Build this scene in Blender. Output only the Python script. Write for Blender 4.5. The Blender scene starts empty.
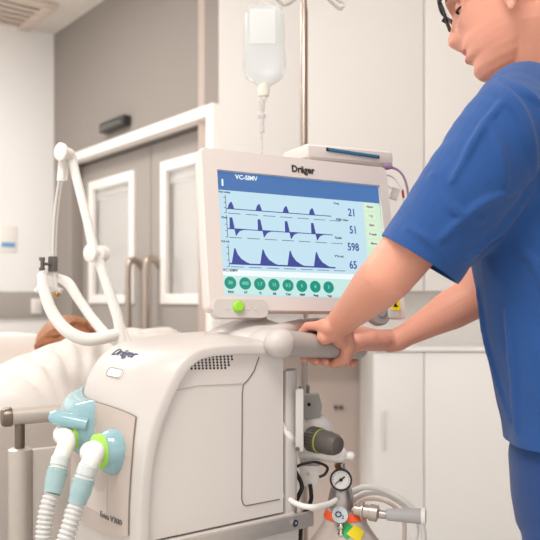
import bpy, bmesh, math, random
from mathutils import Vector, Matrix, noise
from mathutils.bvhtree import BVHTree
random.seed(7)
PI = math.pi
S = bpy.context.scene
C = S.collection
F = 742.0
H0 = 1.2          # camera height


def V3(*a): return Vector(a)


def P(px, py, Y):
    """place measured in the photograph at a distance Y from the camera"""
    return Vector(((px - 270) / F * Y, Y, H0 + (300 - py) / F * Y))


# ------------------------------------------------------------------ materials
def lin(c):
    r = []
    for v in c:
        v /= 255.0
        r.append(v / 12.92 if v <= .04045 else ((v + .055) / 1.055) ** 2.4)
    return r + [1.0]


MATS = {}


def mat(name, col, rough=.5, metal=0, trans=0, alpha=1, emit=0, sss=0, nscale=0, namt=.03, bump=0, bscale=200, ior=1.45, coat=0, sheen=0):
    if name in MATS: return MATS[name]
    m = bpy.data.materials.new(name); m.use_nodes = True
    nt = m.node_tree; b = nt.nodes['Principled BSDF']
    c = lin(col)
    b.inputs['Base Color'].default_value = c
    b.inputs['Roughness'].default_value = rough
    b.inputs['Metallic'].default_value = metal
    b.inputs['Transmission Weight'].default_value = trans
    b.inputs['Alpha'].default_value = alpha
    b.inputs['IOR'].default_value = ior
    b.inputs['Coat Weight'].default_value = coat
    b.inputs['Sheen Weight'].default_value = sheen
    if sss:
        b.inputs['Subsurface Weight'].default_value = sss
        b.inputs['Subsurface Radius'].default_value = (1, .35, .2)
        b.inputs['Subsurface Scale'].default_value = .006
    if emit:
        b.inputs['Emission Color'].default_value = c
        b.inputs['Emission Strength'].default_value = emit
        b.inputs['Base Color'].default_value = (0.01, 0.01, 0.01, 1)
    tc = nt.nodes.new('ShaderNodeTexCoord')
    if not emit:
        n = nt.nodes.new('ShaderNodeTexNoise'); n.inputs['Scale'].default_value = nscale or 6
        n.inputs['Detail'].default_value = 5
        nt.links.new(tc.outputs['Object'], n.inputs['Vector'])
        mx = nt.nodes.new('ShaderNodeMix'); mx.data_type = 'RGBA'
        mx.inputs[6].default_value = [v * (1 - namt) for v in c[:3]] + [1]
        mx.inputs[7].default_value = [min(1, v * (1 + namt)) for v in c[:3]] + [1]
        nt.links.new(n.outputs['Fac'], mx.inputs[0])
        nt.links.new(mx.outputs[2], b.inputs['Base Color'])
    if bump:
        n2 = nt.nodes.new('ShaderNodeTexNoise'); n2.inputs['Scale'].default_value = bscale
        n2.inputs['Detail'].default_value = 3
        nt.links.new(tc.outputs['Object'], n2.inputs['Vector'])
        bp = nt.nodes.new('ShaderNodeBump'); bp.inputs['Strength'].default_value = bump
        bp.inputs['Distance'].default_value = .002
        nt.links.new(n2.outputs['Fac'], bp.inputs['Height'])
        nt.links.new(bp.outputs['Normal'], b.inputs['Normal'])
    MATS[name] = m
    return m


WHITE = mat('white_plastic', (238, 231, 226), .38, coat=.1)
SHELL = mat('shell_plastic', (204, 196, 190), .38, coat=.05)
PANEL = mat('panel_plastic', (228, 220, 213), .45, bump=.15, bscale=900)
FASC = mat('fascia_plastic', (192, 177, 167), .4)
SEAM = mat('seam_dark', (120, 112, 106), .7)
HOLE = mat('hole_black', (30, 28, 27), .8)
BEZEL = mat('bezel_plastic', (222, 211, 204), .4)
TEAL = mat('teal_clear_plastic', (170, 212, 220), .12, trans=.35, coat=.5)
CUFF = mat('teal_cuff', (186, 216, 218), .25, trans=.35)
GREEN = mat('lime_ring', (170, 224, 92), .4)
HOSE = mat('clear_hose', (232, 230, 226), .3, trans=.25)
RUBW = mat('white_rubber', (240, 236, 230), .45)
STEEL = mat('brushed_steel', (196, 187, 178), .42, metal=.6, nscale=60, namt=.06)
STEELD = mat('dark_steel', (120, 108, 98), .4, metal=1)
CHROME = mat('chrome', (205, 198, 190), .18, metal=1)
BRASS = mat('brass', (176, 140, 92), .3, metal=1)
GREY = mat('grey_plastic', (162, 156, 151), .45)
GREYL = mat('light_grey_plastic', (206, 200, 195), .45)
GREYD = mat('dark_grey_plastic', (92, 84, 80), .5)
BLACK = mat('black_plastic', (26, 25, 26), .4)
WALLW = mat('wall_white', (250, 248, 245), .8, nscale=2, namt=.015)
WALLG = mat('wall_taupe', (150, 141, 134), .75, nscale=2, namt=.02)
WALLB = mat('wall_beige', (214, 198, 189), .75, nscale=2, namt=.02)
BAND = mat('band_grey', (182, 174, 167), .6)
CEIL = mat('ceiling_white', (232, 224, 216), .85, nscale=3, namt=.015)
CABU = mat('wall_cabinet_laminate', (240, 234, 229), .45, nscale=2, namt=.01)
CAB = mat('cabinet_laminate', (253, 250, 247), .45, nscale=2, namt=.01)
FRAMEW = mat('frame_white', (246, 240, 234), .45)
DOOR = mat('door_taupe', (164, 155, 148), .55)
BLIND = mat('blind_fabric', (218, 212, 206), .8, nscale=40, namt=.03)
GLASS = mat('pane_glass', (245, 246, 245), .05, trans=.95, alpha=.35)
FLOOR = mat('floor_vinyl', (214, 209, 203), .35, nscale=12, namt=.04)
SKIN = mat('skin', (222, 156, 132), .48, sss=.25, nscale=18, namt=.07, bump=.25, bscale=500)
LIP = mat('lip', (198, 104, 92), .4, sss=.2)
HAIR = mat('short_brown_hair', (88, 58, 40), .6, nscale=90, namt=.3, bump=.8, bscale=600)
HAIRP = mat('patient_hair', (168, 112, 78), .5, nscale=60, namt=.35, bump=1, bscale=300)
SCRUB = mat('scrub_blue', (28, 74, 136), .85, nscale=9, namt=.05, bump=.35, bscale=1400, sheen=.15)
SCRUBT = mat('scrub_trousers', (28, 64, 122), .85, nscale=9, namt=.05, bump=.35, bscale=1400, sheen=.15)
SHEET = mat('bed_linen', (222, 214, 207), .85, nscale=20, namt=.02, bump=.3, bscale=700)
SHEETW = mat('blanket_white', (228, 221, 214), .9, nscale=20, namt=.02)
ORANGE = mat('orange_band', (250, 96, 52), .5)
YEL = mat('yellow_label', (240, 214, 40), .5)
GRN = mat('green_label', (30, 170, 84), .5)
CYL = mat('cylinder_paint', (198, 184, 174), .4, metal=0)
PURP = mat('purple_cable', (150, 120, 150), .45)
RED = mat('red_clip', (200, 70, 50), .5)
INK = mat('ink_navy', (52, 52, 92), .5)
INKG = mat('ink_grey', (110, 104, 102), .5)
BLUES = mat('blue_strip', (48, 116, 150), .3)
LIQ = mat('saline_bag', (236, 242, 243), .12, trans=.4, alpha=.55)
SHOE = mat('white_shoe', (225, 225, 228), .5)
EYEW = mat('eye_white', (205, 188, 178), .2)
EYED = mat('iris_brown', (50, 34, 26), .2)
LAMP = mat('lamp_diffuser', (255, 250, 242), .5, emit=1.5)
# the lit screen
SC_BG = mat('screen_pale_blue', (196, 226, 240), emit=.9)
SC_HD = mat('screen_header_blue', (74, 120, 182), emit=.85)
SC_FT = mat('screen_footer_mint', (200, 234, 228), emit=.9)
SC_WV = mat('screen_wave_indigo', (66, 76, 160), emit=.8)
SC_BT = mat('screen_button_teal', (0, 152, 130), emit=.85)
SC_SB = mat('screen_side_mint', (208, 238, 208), emit=.9)
SC_WH = mat('screen_white', (236, 244, 246), emit=.95)
SC_TX = mat('screen_ink', (60, 70, 110), emit=.6)
SC_GR = mat('screen_green_knob', (150, 215, 60), .4)


# ------------------------------------------------------------------ helpers
def tag(o, label=None, cat=None, group=None, kind=None):
    if label: o['label'] = label
    if cat: o['category'] = cat
    if group: o['group'] = group
    if kind: o['kind'] = kind
    return o


def thing(name, label, cat, loc, rz=0, group=None):
    o = bpy.data.objects.new(name, None); C.objects.link(o)
    o.empty_display_size = .05
    o.location = loc; o.rotation_euler = (0, 0, rz)
    return tag(o, label, cat, group)


def mwof(o):
    if o is None: return Matrix.Identity(4)
    m = Matrix.Translation(o.location) @ o.rotation_euler.to_matrix().to_4x4()
    if o.parent: return mwof(o.parent) @ o.matrix_parent_inverse @ m
    return m


def finish(name, me, m, parent=None, smooth=35, local=False):
    for x in (m if isinstance(m, (list, tuple)) else [m]): me.materials.append(x)
    for p in me.polygons: p.use_smooth = True
    me.set_sharp_from_angle(angle=math.radians(smooth))
    o = bpy.data.objects.new(name, me); C.objects.link(o)
    if parent:
        o.parent = parent
        if not local: o.matrix_parent_inverse = mwof(parent).inverted()
    return o


def obj(name, bm, m, parent=None, smooth=35):
    bmesh.ops.recalc_face_normals(bm, faces=bm.faces)
    me = bpy.data.meshes.new(name); bm.to_mesh(me); bm.free()
    return finish(name, me, m, parent, smooth)


def tobj(name, bm, m, label, cat, group=None, smooth=35):
    """a thing that is one mesh: origin put at its base centre"""
    vs = [v.co for v in bm.verts]
    c = Vector(((min(v.x for v in vs) + max(v.x for v in vs)) / 2, (min(v.y for v in vs) + max(v.y for v in vs)) / 2, min(v.z for v in vs)))
    bmesh.ops.translate(bm, verts=bm.verts, vec=-c)
    o = obj(name, bm, m, None, smooth); o.location = c
    return tag(o, label, cat, group)


def struct(name, bm, m, parent=None):
    o = obj(name, bm, m, parent)
    if not parent: o['kind'] = 'structure'
    return o


def NB(): return bmesh.new()


def frame(o, x, y, z):
    m = Matrix.Identity(4)
    for i, a in enumerate((x, y, z)):
        for j in range(3): m[j][i] = a[j]
    for j in range(3): m[j][3] = o[j]
    return m


def box(bm, sx, sy, sz, M=None, bev=0, seg=2):
    r = bmesh.ops.create_cube(bm, size=1)
    vs = r['verts']
    bmesh.ops.scale(bm, vec=(sx, sy, sz), verts=vs)
    if bev:
        es = list({e for v in vs for e in v.link_edges})
        rr = bmesh.ops.bevel(bm, geom=es, offset=bev, segments=seg, profile=.6, affect='EDGES')
        vs = list({v for f in rr['faces'] for v in f.verts} | {v for v in vs if v.is_valid})
        # all verts of this island
        seen = set(vs); st = list(vs)
        while st:
            v = st.pop()
            for e in v.link_edges:
                w = e.other_vert(v)
                if w not in seen: seen.add(w); st.append(w)
        vs = list(seen)
    if M is not None: bmesh.ops.transform(bm, matrix=M, verts=vs)
    return vs


def bbox(bm, x0, x1, y0, y1, z0, z1, bev=0, seg=2, M=None):
    T = Matrix.Translation(((x0 + x1) / 2, (y0 + y1) / 2, (z0 + z1) / 2))
    return box(bm, abs(x1 - x0), abs(y1 - y0), abs(z1 - z0), (M @ T) if M is not None else T, bev, seg)


def catmull(pts, n=8):
    pts = [tuple(p) for p in pts]
    if len(pts) < 3: return [Vector(p) for p in pts]
    out = []
    Q = [pts[0]] + pts + [pts[-1]]
    for i in range(1, len(Q) - 2):
        p0, p1, p2, p3 = [Vector(Q[i + k]) for k in (-1, 0, 1, 2)]
        for j in range(n):
            t = j / n
            out.append(.5 * ((2 * p1) + (p2 - p0) * t + (2 * p0 - 5 * p1 + 4 * p2 - p3) * t * t + (3 * p1 - p0 - 3 * p2 + p3) * t ** 3))
    out.append(Vector(pts[-1]))
    return out


def tube(bm, pts, r, n=14, cap=True, flat=1.0):
    pts = [Vector(p) for p in pts]
    m = len(pts)
    rs = r if isinstance(r, (list, tuple)) else [r] * m
    if len(rs) != m:
        rs = [rs[min(int(i / (m - 1) * (len(rs) - 1)), len(rs) - 2)] * (1 - (i / (m - 1) * (len(rs) - 1) - min(int(i / (m - 1) * (len(rs) - 1)), len(rs) - 2))) + rs[min(int(i / (m - 1) * (len(rs) - 1)), len(rs) - 2) + 1] * (i / (m - 1) * (len(rs) - 1) - min(int(i / (m - 1) * (len(rs) - 1)), len(rs) - 2)) for i in range(m)]
    t0 = (pts[1] - pts[0]).normalized()
    a = Vector((0, 0, 1)) if abs(t0.z) < .9 else Vector((1, 0, 0))
    u = t0.cross(a).normalized()
    rings = []
    for i, p in enumerate(pts):
        t = (pts[min(i + 1, m - 1)] - pts[max(i - 1, 0)])
        t = t.normalized() if t.length > 1e-9 else t0
        u = (u - t * u.dot(t)).normalized(); w = t.cross(u)
        rings.append([bm.verts.new(p + (u * math.cos(2 * PI * k / n) + w * math.sin(2 * PI * k / n) * flat) * rs[i]) for k in range(n)])
    for i in range(m - 1):
        for k in range(n):
            bm.faces.new((rings[i][k], rings[i][(k + 1) % n], rings[i + 1][(k + 1) % n], rings[i + 1][k]))
    if cap:
        bm.faces.new(rings[0][::-1]); bm.faces.new(rings[-1])
    return rings


def lathe(bm, o, axis, prof, n=28, u=None):
    """prof: list of (distance along axis, radius)"""
    axis = Vector(axis).normalized(); o = Vector(o)
    a = Vector((0, 0, 1)) if abs(axis.z) < .9 else Vector((1, 0, 0))
    u = axis.cross(a).normalized(); w = axis.cross(u)
    rings = []
    for h, r in prof:
        if r < 1e-6: rings.append([bm.verts.new(o + axis * h)])
        else: rings.append([bm.verts.new(o + axis * h + (u * math.cos(2 * PI * k / n) + w * math.sin(2 * PI * k / n)) * r) for k in range(n)])
    for A, B in zip(rings, rings[1:]):
        if len(A) == 1 and len(B) == 1: continue
        for k in range(n):
            k2 = (k + 1) % n
            if len(A) == 1: bm.faces.new((A[0], B[k2], B[k]))
            elif len(B) == 1: bm.faces.new((A[k], A[k2], B[0]))
            else: bm.faces.new((A[k], A[k2], B[k2], B[k]))
    if len(rings[0]) > 1: bm.faces.new(rings[0][::-1])
    if len(rings[-1]) > 1: bm.faces.new(rings[-1])


def ball(bm, c, r, M=None, n=20):
    rr = bmesh.ops.create_uvsphere(bm, u_segments=n, v_segments=max(8, n * 2 // 3), radius=1)
    s = r if isinstance(r, (list, tuple)) else (r, r, r)
    bmesh.ops.scale(bm, vec=s, verts=rr['verts'])
    m = Matrix.Translation(Vector(c))
    if M is not None: m = m @ M
    bmesh.ops.transform(bm, matrix=m, verts=rr['verts'])


def capsule(bm, a, b, ra, rb, n=16):
    a = Vector(a); b = Vector(b); ax = b - a; L = ax.length
    if L < 1e-6: ball(bm, a, ra); return
    pr = []
    for i in range(6):
        t = i / 5 * PI / 2; pr.append((-math.cos(t) * ra, math.sin(t) * ra))
    for i in range(6):
        t = PI / 2 - i / 5 * PI / 2; pr.append((L + math.cos(t) * rb, math.sin(t) * rb))
    pr[0] = (-ra, 0); pr[-1] = (L + rb, 0)
    lathe(bm, a, ax, pr, n)


def chain(bm, pts, rs, n=16):
    for i in range(len(pts) - 1): capsule(bm, pts[i], pts[i + 1], rs[i], rs[i + 1], n)


def prism(bm, pts, M, d):
    """polygon in the local xy plane of M extruded d along local z"""
    A = [bm.verts.new(M @ Vector((x, y, 0))) for x, y in pts]
    B = [bm.verts.new(M @ Vector((x, y, d))) for x, y in pts]
    bm.faces.new(A[::-1]); bm.faces.new(B)
    n = len(pts)
    for i in range(n): bm.faces.new((A[i], A[(i + 1) % n], B[(i + 1) % n], B[i]))


def rrect(w, h, r, n=5):
    o = []
    for cx, cy, a in ((w / 2 - r, h / 2 - r, 0), (-w / 2 + r, h / 2 - r, 90), (-w / 2 + r, -h / 2 + r, 180), (w / 2 - r, -h / 2 + r, 270)):
        for i in range(n + 1):
            t = math.radians(a + 90 * i / n); o.append((cx + r * math.cos(t), cy + r * math.sin(t)))
    return o


DG = None


def textbm(s, size, M, depth=.0004, bold=0, squeeze=1, align='CENTER'):
    cu = bpy.data.curves.new('t', 'FONT'); cu.body = s; cu.size = size; cu.extrude = depth
    cu.align_x = align; cu.align_y = 'CENTER'; cu.offset = bold; cu.resolution_u = 3
    o = bpy.data.objects.new('t', cu); C.objects.link(o)
    bpy.context.view_layer.update()
    dg = bpy.context.evaluated_depsgraph_get()
    me = bpy.data.meshes.new_from_object(o.evaluated_get(dg))
    bpy.data.objects.remove(o); bpy.data.curves.remove(cu)
    bm = bmesh.new(); bm.from_mesh(me); bpy.data.meshes.remove(me)
    bmesh.ops.scale(bm, vec=(squeeze, 1, 1), verts=bm.verts)
    bmesh.ops.transform(bm, matrix=M, verts=bm.verts)
    return bm


def merge(dst, src):
    me = bpy.data.meshes.new('x'); src.to_mesh(me); src.free(); dst.from_mesh(me); bpy.data.meshes.remove(me)


def remesh(bm, voxel, smooth=6, fac=.5):
    me = bpy.data.meshes.new('r'); 
    bmesh.ops.recalc_face_normals(bm, faces=bm.faces)
    bm.to_mesh(me); bm.free()
    o = bpy.data.objects.new('r', me); C.objects.link(o)
    md = o.modifiers.new('r', 'REMESH'); md.mode = 'VOXEL'; md.voxel_size = voxel
    if smooth:
        ms = o.modifiers.new('s', 'SMOOTH'); ms.iterations = smooth; ms.factor = fac
    bpy.context.view_layer.update()
    dg = bpy.context.evaluated_depsgraph_get()
    r = bpy.data.meshes.new_from_object(o.evaluated_get(dg))
    bpy.data.objects.remove(o); bpy.data.meshes.remove(me)
    return r


# ================================================================== SETTING
wd = Vector((-.63, .777, 0)).normalized(); wn = Vector((-.777, -.63, 0)).normalized()   # door wall: along, towards the room
W0 = Vector((-.263, 3.55, 0))


def DW(k, z, off=0): return W0 + wd * k + Vector((0, 0, z)) + wn * off


def kpx(px):
    q = (px - 270) / F
    return -(.263 + 3.55 * q) / (-(wd.x) + wd.y * q)


def zpx(px, py): return H0 + (300 - py) / F * (W0.y + wd.y * kpx(px))


MDW = frame(W0, wd, wn, Vector((0, 0, 1)))     # local: x along, y to the room, z up

bm = NB(); bbox(bm, -4.5, 4, -3.5, 6.5, -.05, 0); struct('floor', bm, FLOOR)
bm = NB(); bbox(bm, -4.5, 4, -3.5, 6.5, 3.0, 3.06); struct('ceiling', bm, CEIL)
KE = kpx(54)
# door wall with recess opening
k0, k1 = kpx(213), kpx(73)
zt = 2.082
bm = NB()
bbox(bm, k0 - .065, KE, -.14, 0, zt, 3.0, M=MDW)
bbox(bm, k0 - .065, k0 - .04, -.14, 0, 0, zt, M=MDW)
bbox(bm, k1 + .03, KE, -.14, 0, 0, zt, M=MDW)
struct('wall_back', bm, WALLG)
bm = NB()
bbox(bm, k0 - .06, k1 + .04, -.02, .05, zt - .01, zt + .045, bev=.006, M=MDW)
bbox(bm, k0 - .07, k0 - .01, -.1, .05, 0, zt + .045, bev=.006, M=MDW)
struct('trim_1', bm, FRAMEW)
bm = NB(); bbox(bm, k1, k1 + .035, -.12, .01, 0, zt - .01, bev=.004, M=MDW); struct('trim_2', bm, STEEL if False else WALLG)
# doors
ks = kpx(140)


def door(name, ka, kb, wa, wb, z0, z1, kh, sgn):
    bm = NB()
    bbox(bm, ka, wa, -.12, -.07, 0, zt - .015, M=MDW); bbox(bm, wb, kb, -.12, -.07, 0, zt - .015, M=MDW)
    bbox(bm, wa, wb, -.12, -.07, 0, z0, M=MDW); bbox(bm, wa, wb, -.12, -.07, z1, zt - .015, M=MDW)
    d = struct(name, bm, DOOR)
    fw = .055
    bm = NB()
    bbox(bm, wa, wa + fw, -.085, -.055, z0, z1, .004, M=MDW); bbox(bm, wb - fw, wb, -.085, -.055, z0, z1, .004, M=MDW)
    bbox(bm, wa + fw, wb - fw, -.085, -.055, z0, z0 + fw, .004, M=MDW); bbox(bm, wa + fw, wb - fw, -.085, -.055, z1 - fw, z1, .004, M=MDW)
    obj('window_frame', bm, FRAMEW, d)
    bm = NB(); bbox(bm, wa + fw, wb - fw, -.088, -.084, z0 + fw, z1 - fw, M=MDW); obj('pane', bm, GLASS, d)
    bm = NB()
    bbox(bm, wa + .002, wb - .002, -.118, -.09, z1 - fw - .055, z1 - fw, .006, M=MDW)
    z = z1 - fw - .06
    while z > z0 + fw + .005:
        bbox(bm, wa + .002, wb - .002, -.116, -.113, z - .021, z, M=MDW); z -= .022
    obj('blind', bm, BLIND, d)
    bm = NB()
    pts = [DW(kh, 1.40 - .02, -.07), DW(kh, 1.415, -.04), DW(kh, 1.425, -.01), DW(kh, 1.41, .012), DW(kh, 1.36, .02), DW(kh, 1.2, .02), DW(kh, .9, .02), DW(kh, .56, .02), DW(kh, .52, .012), DW(kh, .505, -.01), DW(kh, .51, -.07)]
    tube(bm, catmull(pts, 4), .019, 14)
    obj('door_handle', bm, mat('handle_steel', (178, 164, 152), .35, metal=.8), d)


zr1, zr0 = zpx(151, 161), zpx(151, 304)
door('door_1', k0, ks - .004, kpx(207), kpx(151), zr0, zr1, ks - .10, 1)
door('door_2', ks + .004, k1, kpx(124.5), kpx(80), zr0, zr1, ks + .10, -1)
# left wall, perpendicular to the door wall
WL = DW(KE, 0); ld = wn   # goes from the corner towards the left foreground
MLW = frame(WL, ld, -wd, Vector((0, 0, 1)))
bm = NB()
bbox(bm, -.3, 4.2, -.12, 0, 0, 3.0, M=MLW)
struct('wall_left', bm, WALLW)
bm = NB(); bbox(bm, 0.0, 4.1, 0, .02, 1.08, 1.255, bev=.004, M=MLW); struct('trim_3', bm, BAND)


def LWp(px, py):
    q = (px - 270) / F
    k = (WL.x - q * WL.y) / (q * ld.y - ld.x)
    return k, H0 + (300 - py) / F * (WL.y + ld.y * k)


k, z = LWp(35, 306)
bm = NB(); bbox(bm, k - .035, k + .035, .02, .03, z - .05, z + .05, .004, M=MLW)
sw = tobj('light_switch', bm, FRAMEW, 'white light switch plate on the grey band of the left wall', 'light switch')
bm = NB(); bbox(bm, k - .02, k + .02, .03, .035, z - .03, z + .03, .002, M=MLW); obj('rocker', bm, WHITE, sw)
k, z = LWp(8, 238)
bm = NB(); bbox(bm, k - .055, k + .055, .001, .006, z - .09, z + .08, .002, M=MLW)
nt_ = tobj('wall_notice', bm, FRAMEW, 'small white notice with a blue strip on the left wall', 'notice')
bm = NB(); bbox(bm, k - .045, k + .045, .006, .007, z - .06, z - .03, M=MLW); obj('blue_strip', bm, mat('notice_blue', (110, 170, 215), .6), nt_)
# back wall right of the doors
bm = NB(); bbox(bm, -.35, 4, 3.62, 3.74, 0, 3.0); struct('wall_front', bm, WALLB)
bm = NB(); bbox(bm, -.22, 2.6, 3.30, 3.62, 1.003, 1.234); struct('trim_4', bm, mat('splash_grey', (238, 233, 228), .6))
bm = NB(); bbox(bm, 3.4, 3.5, -3.4, 3.62, 0, 3.0); struct('wall_right', bm, WALLW)
# cabinets
YC = 3.1


def X(px, Y): return (px - 270) / F * Y


def upper_cab(xa, xb, label):
    t = thing('wall_cabinet', label, 'cabinet', ((xa + xb) / 2, 3.35, 1.235), 0, 'tall white wall cabinets')
    bm = NB(); bbox(bm, xa, xb, YC + .02, 3.6, 1.235, 2.998); obj('body', bm, CABU, t)
    bm = NB(); bbox(bm, xa + .001, xb - .001, YC, YC + .02, 1.238, 2.99, .002); obj('door', bm, CABU, t)
    return t


xs = [X(218.5, YC), X(306, YC), X(424, YC), X(545, YC), X(670, YC)]
upper_cab(xs[0], xs[1] - .0008, 'tall white wall cabinet left of the chrome drip pole, behind the drip bag')
upper_cab(xs[1] + .0008, xs[2] - .0008, 'tall white wall cabinet right of the chrome drip pole, above the monitor')
upper_cab(xs[2] + .0008, xs[3] - .002, 'tall white wall cabinet behind the head of the person in blue scrubs')


def lower_cab(xa, xb, label, handle):
    t = thing('base_cabinet', label, 'cabinet', ((xa + xb) / 2, 3.35, 0), 0, 'white base cabinets')
    bm = NB(); bbox(bm, xa, xb, YC + .02, 3.6, .08, .985); bbox(bm, xa, xb, YC + .07, 3.6, 0, .08); obj('body', bm, CAB, t)
    bm = NB(); bbox(bm, xa + .001, xb - .001, YC, YC + .02, .09, .98, .002); d = obj('door', bm, CAB, t)
    if handle:
        hx = X(383.5, YC); z0, z1 = H0 - 148 / F * YC, H0 - 110 / F * YC
        bm = NB(); bbox(bm, hx - .008, hx + .008, YC - .022, YC - .014, z0, z1, .003)
        bbox(bm, hx - .006, hx + .006, YC - .015, YC + .002, z0, z0 + .012); bbox(bm, hx - .006, hx + .006, YC - .015, YC + .002, z1 - .012, z1)
        obj('handle', bm, WHITE, d)


lower_cab(X(374, YC), X(424, YC) - .0008, 'narrow white base cabinet with a vertical handle behind the oxygen hoses', True)
lower_cab(X(424, YC) + .0008, X(545, YC), 'wide white base cabinet behind the waist of the person in blue scrubs', False)
bm = NB(); bbox(bm, X(374, YC) - .004, X(545, YC), YC - .01, 3.6, .985, 1.003, .003)
tobj('worktop', bm, CAB, 'thin white worktop over the base cabinets, below the grey splashback', 'worktop')
# coat hooks on the beige wall
for px, lab in ((336, 'left small dark hook on the beige wall beyond the oxygen regulator'), (341.5, 'right small dark hook on the beige wall beyond the oxygen regulator')):
    bm = NB(); c = P(px, 407.5, 3.61)
    lathe(bm, c + V3(0, .012, 0), (0, -1, 0), [(0, .011), (.004, .011), (.006, .005), (.02, .005), (.024, .009), (.03, .007), (.031, 0)], 14)
    tobj('wall_hook', bm, STEELD, lab, 'hook', 'hooks on the beige wall')
# door sensor
ka, kb = kpx(131.5), kpx(107); za, zb = zpx(131.5, 124), zpx(107, 127)
bm = NB(); bbox(bm, ka, kb, 0, .055, (za + zb) / 2 - .028, (za + zb) / 2 + .03, .012, 3, M=MDW)
ds = tobj('door_sensor', bm, mat('sensor_black', (52, 50, 47), .35), 'small black motion sensor box on the taupe wall above the double doors', 'door sensor')
bm = NB(); bbox(bm, ka + .02, kb - .02, .054, .058, (za + zb) / 2 - .02, (za + zb) / 2 + .008, .003, M=MDW); obj('lens', bm, mat('sensor_lens', (82, 84, 78), .15), ds)
# ceiling vent near the corner
vc = P(-8, 3, 4.55); vc.z = 3.0
MV = frame(vc, wn, wd, Vector((0, 0, 1)))
t = thing('ceiling_vent', 'square beige ceiling vent in the top left corner', 'vent', (vc.x, vc.y, 2.985))
bm = NB()
for a, b, c_, d in ((-.3, .3, -.3, -.24), (-.3, .3, .24, .3), (-.3, -.24, -.24, .24), (.24, .3, -.24, .24)): bbox(bm, a, b, c_, d, -.025, -.001, .003, M=MV)
obj('frame', bm, mat('vent_beige', (222, 205, 192), .6), t)
for i in range(6):
    bm = NB(); y = -.2 + .08 * i
    box(bm, .48, .074, .004, MV @ Matrix.Translation((0, y, -.012)) @ Matrix.Rotation(.12, 4, 'X'))
    obj('slat', bm, mat('vent_beige', (222, 205, 192), .6), t)
# ceiling lamps
for (x, y, w, lab) in ((-1.9, 3.0, 1.2, 'left recessed ceiling light panel'), (.6, 1.9, 1.2, 'recessed ceiling light panel above the person'), (-.5, .2, 1.2, 'recessed ceiling light panel above the camera')):
    t = thing('ceiling_light', lab, 'ceiling light', (x, y, 2.98))
    bm = NB(); bbox(bm, x - w / 2 - .02, x + w / 2 + .02, y - .32, y - .3, 2.975, 2.999); bbox(bm, x - w / 2 - .02, x + w / 2 + .02, y + .3, y + .32, 2.975, 2.999)
    bbox(bm, x - w / 2 - .02, x - w / 2, y - .3, y + .3, 2.975, 2.999); bbox(bm, x + w / 2, x + w / 2 + .02, y - .3, y + .3, 2.975, 2.999)
    obj('frame', bm, WHITE, t)
    bm = NB(); bbox(bm, x - w / 2, x + w / 2, y - .3, y + .3, 2.985, 2.999); obj('diffuser', bm, LAMP, t)

# ================================================================== VENTILATOR
va = Vector((-.8, -.6, 0)); vb = Vector((-.6, .8, 0))    # towards its front; across, away from the viewer
VO = Vector((.0237, 1.35, 0))


def VV(s, y, z): return VO + va * s + vb * y + Vector((0, 0, z))


MVN = frame(VO, va, vb, Vector((0, 0, 1)))


def sidepx(px, py, y=0):
    q = (px - 270) / F
    O = VO + vb * y
    s = (O.x - q * O.y) / (q * va.y - va.x)
    return s, H0 + (300 - py) / F * (O.y + va.y * s)


VD = .28
rim = [sidepx(*p) for p in ((137, 560), (138, 530), (139, 500), (143, 460), (151, 425), (164, 392), (177, 368), (190, 354), (207, 347), (240, 344), (264, 344), (287, 345))]
cen = [(.302, .76), (.303, .81), (.303, .86), (.302, .93), (.300, .98), (.298, 1.025), (.287, 1.062), (.264, 1.094), (.222, 1.118), (.135, 1.134), (.06, 1.138), (-.01, 1.14)]
NR = 6
rimc = catmull([(a, b, 0) for a, b in rim], NR); cenc = catmull([(a, b, 0) for a, b in cen], NR)


def surf(i, t, off=0):
    i = max(0, min(len(rimc) - 1.001, i * NR)); j = int(i); fr = i - j
    r = rimc[j].lerp(rimc[j + 1], fr); c = cenc[j].lerp(cenc[j + 1], fr)
    f = 1 - abs(2 * t - 1) ** 3.2
    q = r.lerp(c, f)
    return VV(q.x, t * VD, q.y)


def surfn(i, t, off):
    e = .02
    n = (surf(i + e, t) - surf(i - e, t)).cross(surf(i, min(1, t + e)) - surf(i, max(0, t - e))).normalized()
    if n.dot(va + Vector((0, 0, .7))) < 0: n = -n
    return surf(i, t) + n * off


vent = thing('ventilator', 'large white intensive care ventilator with two hose ports and ribbed clear hoses below the monitor', 'ventilator', VV(.1, .14, .76), math.atan2(va.y, va.x))
bm = NB()
NT = 28; NI = (len(rim) - 1) * NR
ts = [.5 - .5 * math.cos(PI * k / NT) for k in range(NT + 1)]
G = [[bm.verts.new(surf(i / NR, t)) for t in ts] for i in range(NI + 1)]
for i in range(NI):
    for k in range(NT): bm.faces.new((G[i][k], G[i][k + 1], G[i + 1][k + 1], G[i + 1][k]))
# rim band on both sides: step in the side plane then inwards
BW = .017
for side, kk, sg in ((0, 0, 1), (VD, NT, -1)):
    prev = None
    for i in range(NI + 1):
        a, b = rimc[i], None
        tg = (rimc[min(i + 1, NI)] - rimc[max(i - 1, 0)]).normalized()
        nin = Vector((-tg.y, tg.x, 0))
        if nin.x > 0 and i < NI * .6: nin = -nin
        if i >= NI * .6 and nin.y > 0: nin = -nin
        mid = a + nin * .004
        inn = a + nin * BW
        row = [G[i][kk], bm.verts.new(VV(mid.x, side - sg * .004, mid.y)), bm.verts.new(VV(inn.x, side - sg * .004, inn.y)), bm.verts.new(VV(inn.x, side + sg * .02, inn.y))]
        if prev:
            for q in range(3): bm.faces.new((prev[q], row[q], row[q + 1], prev[q + 1]))
        prev = row
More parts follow.
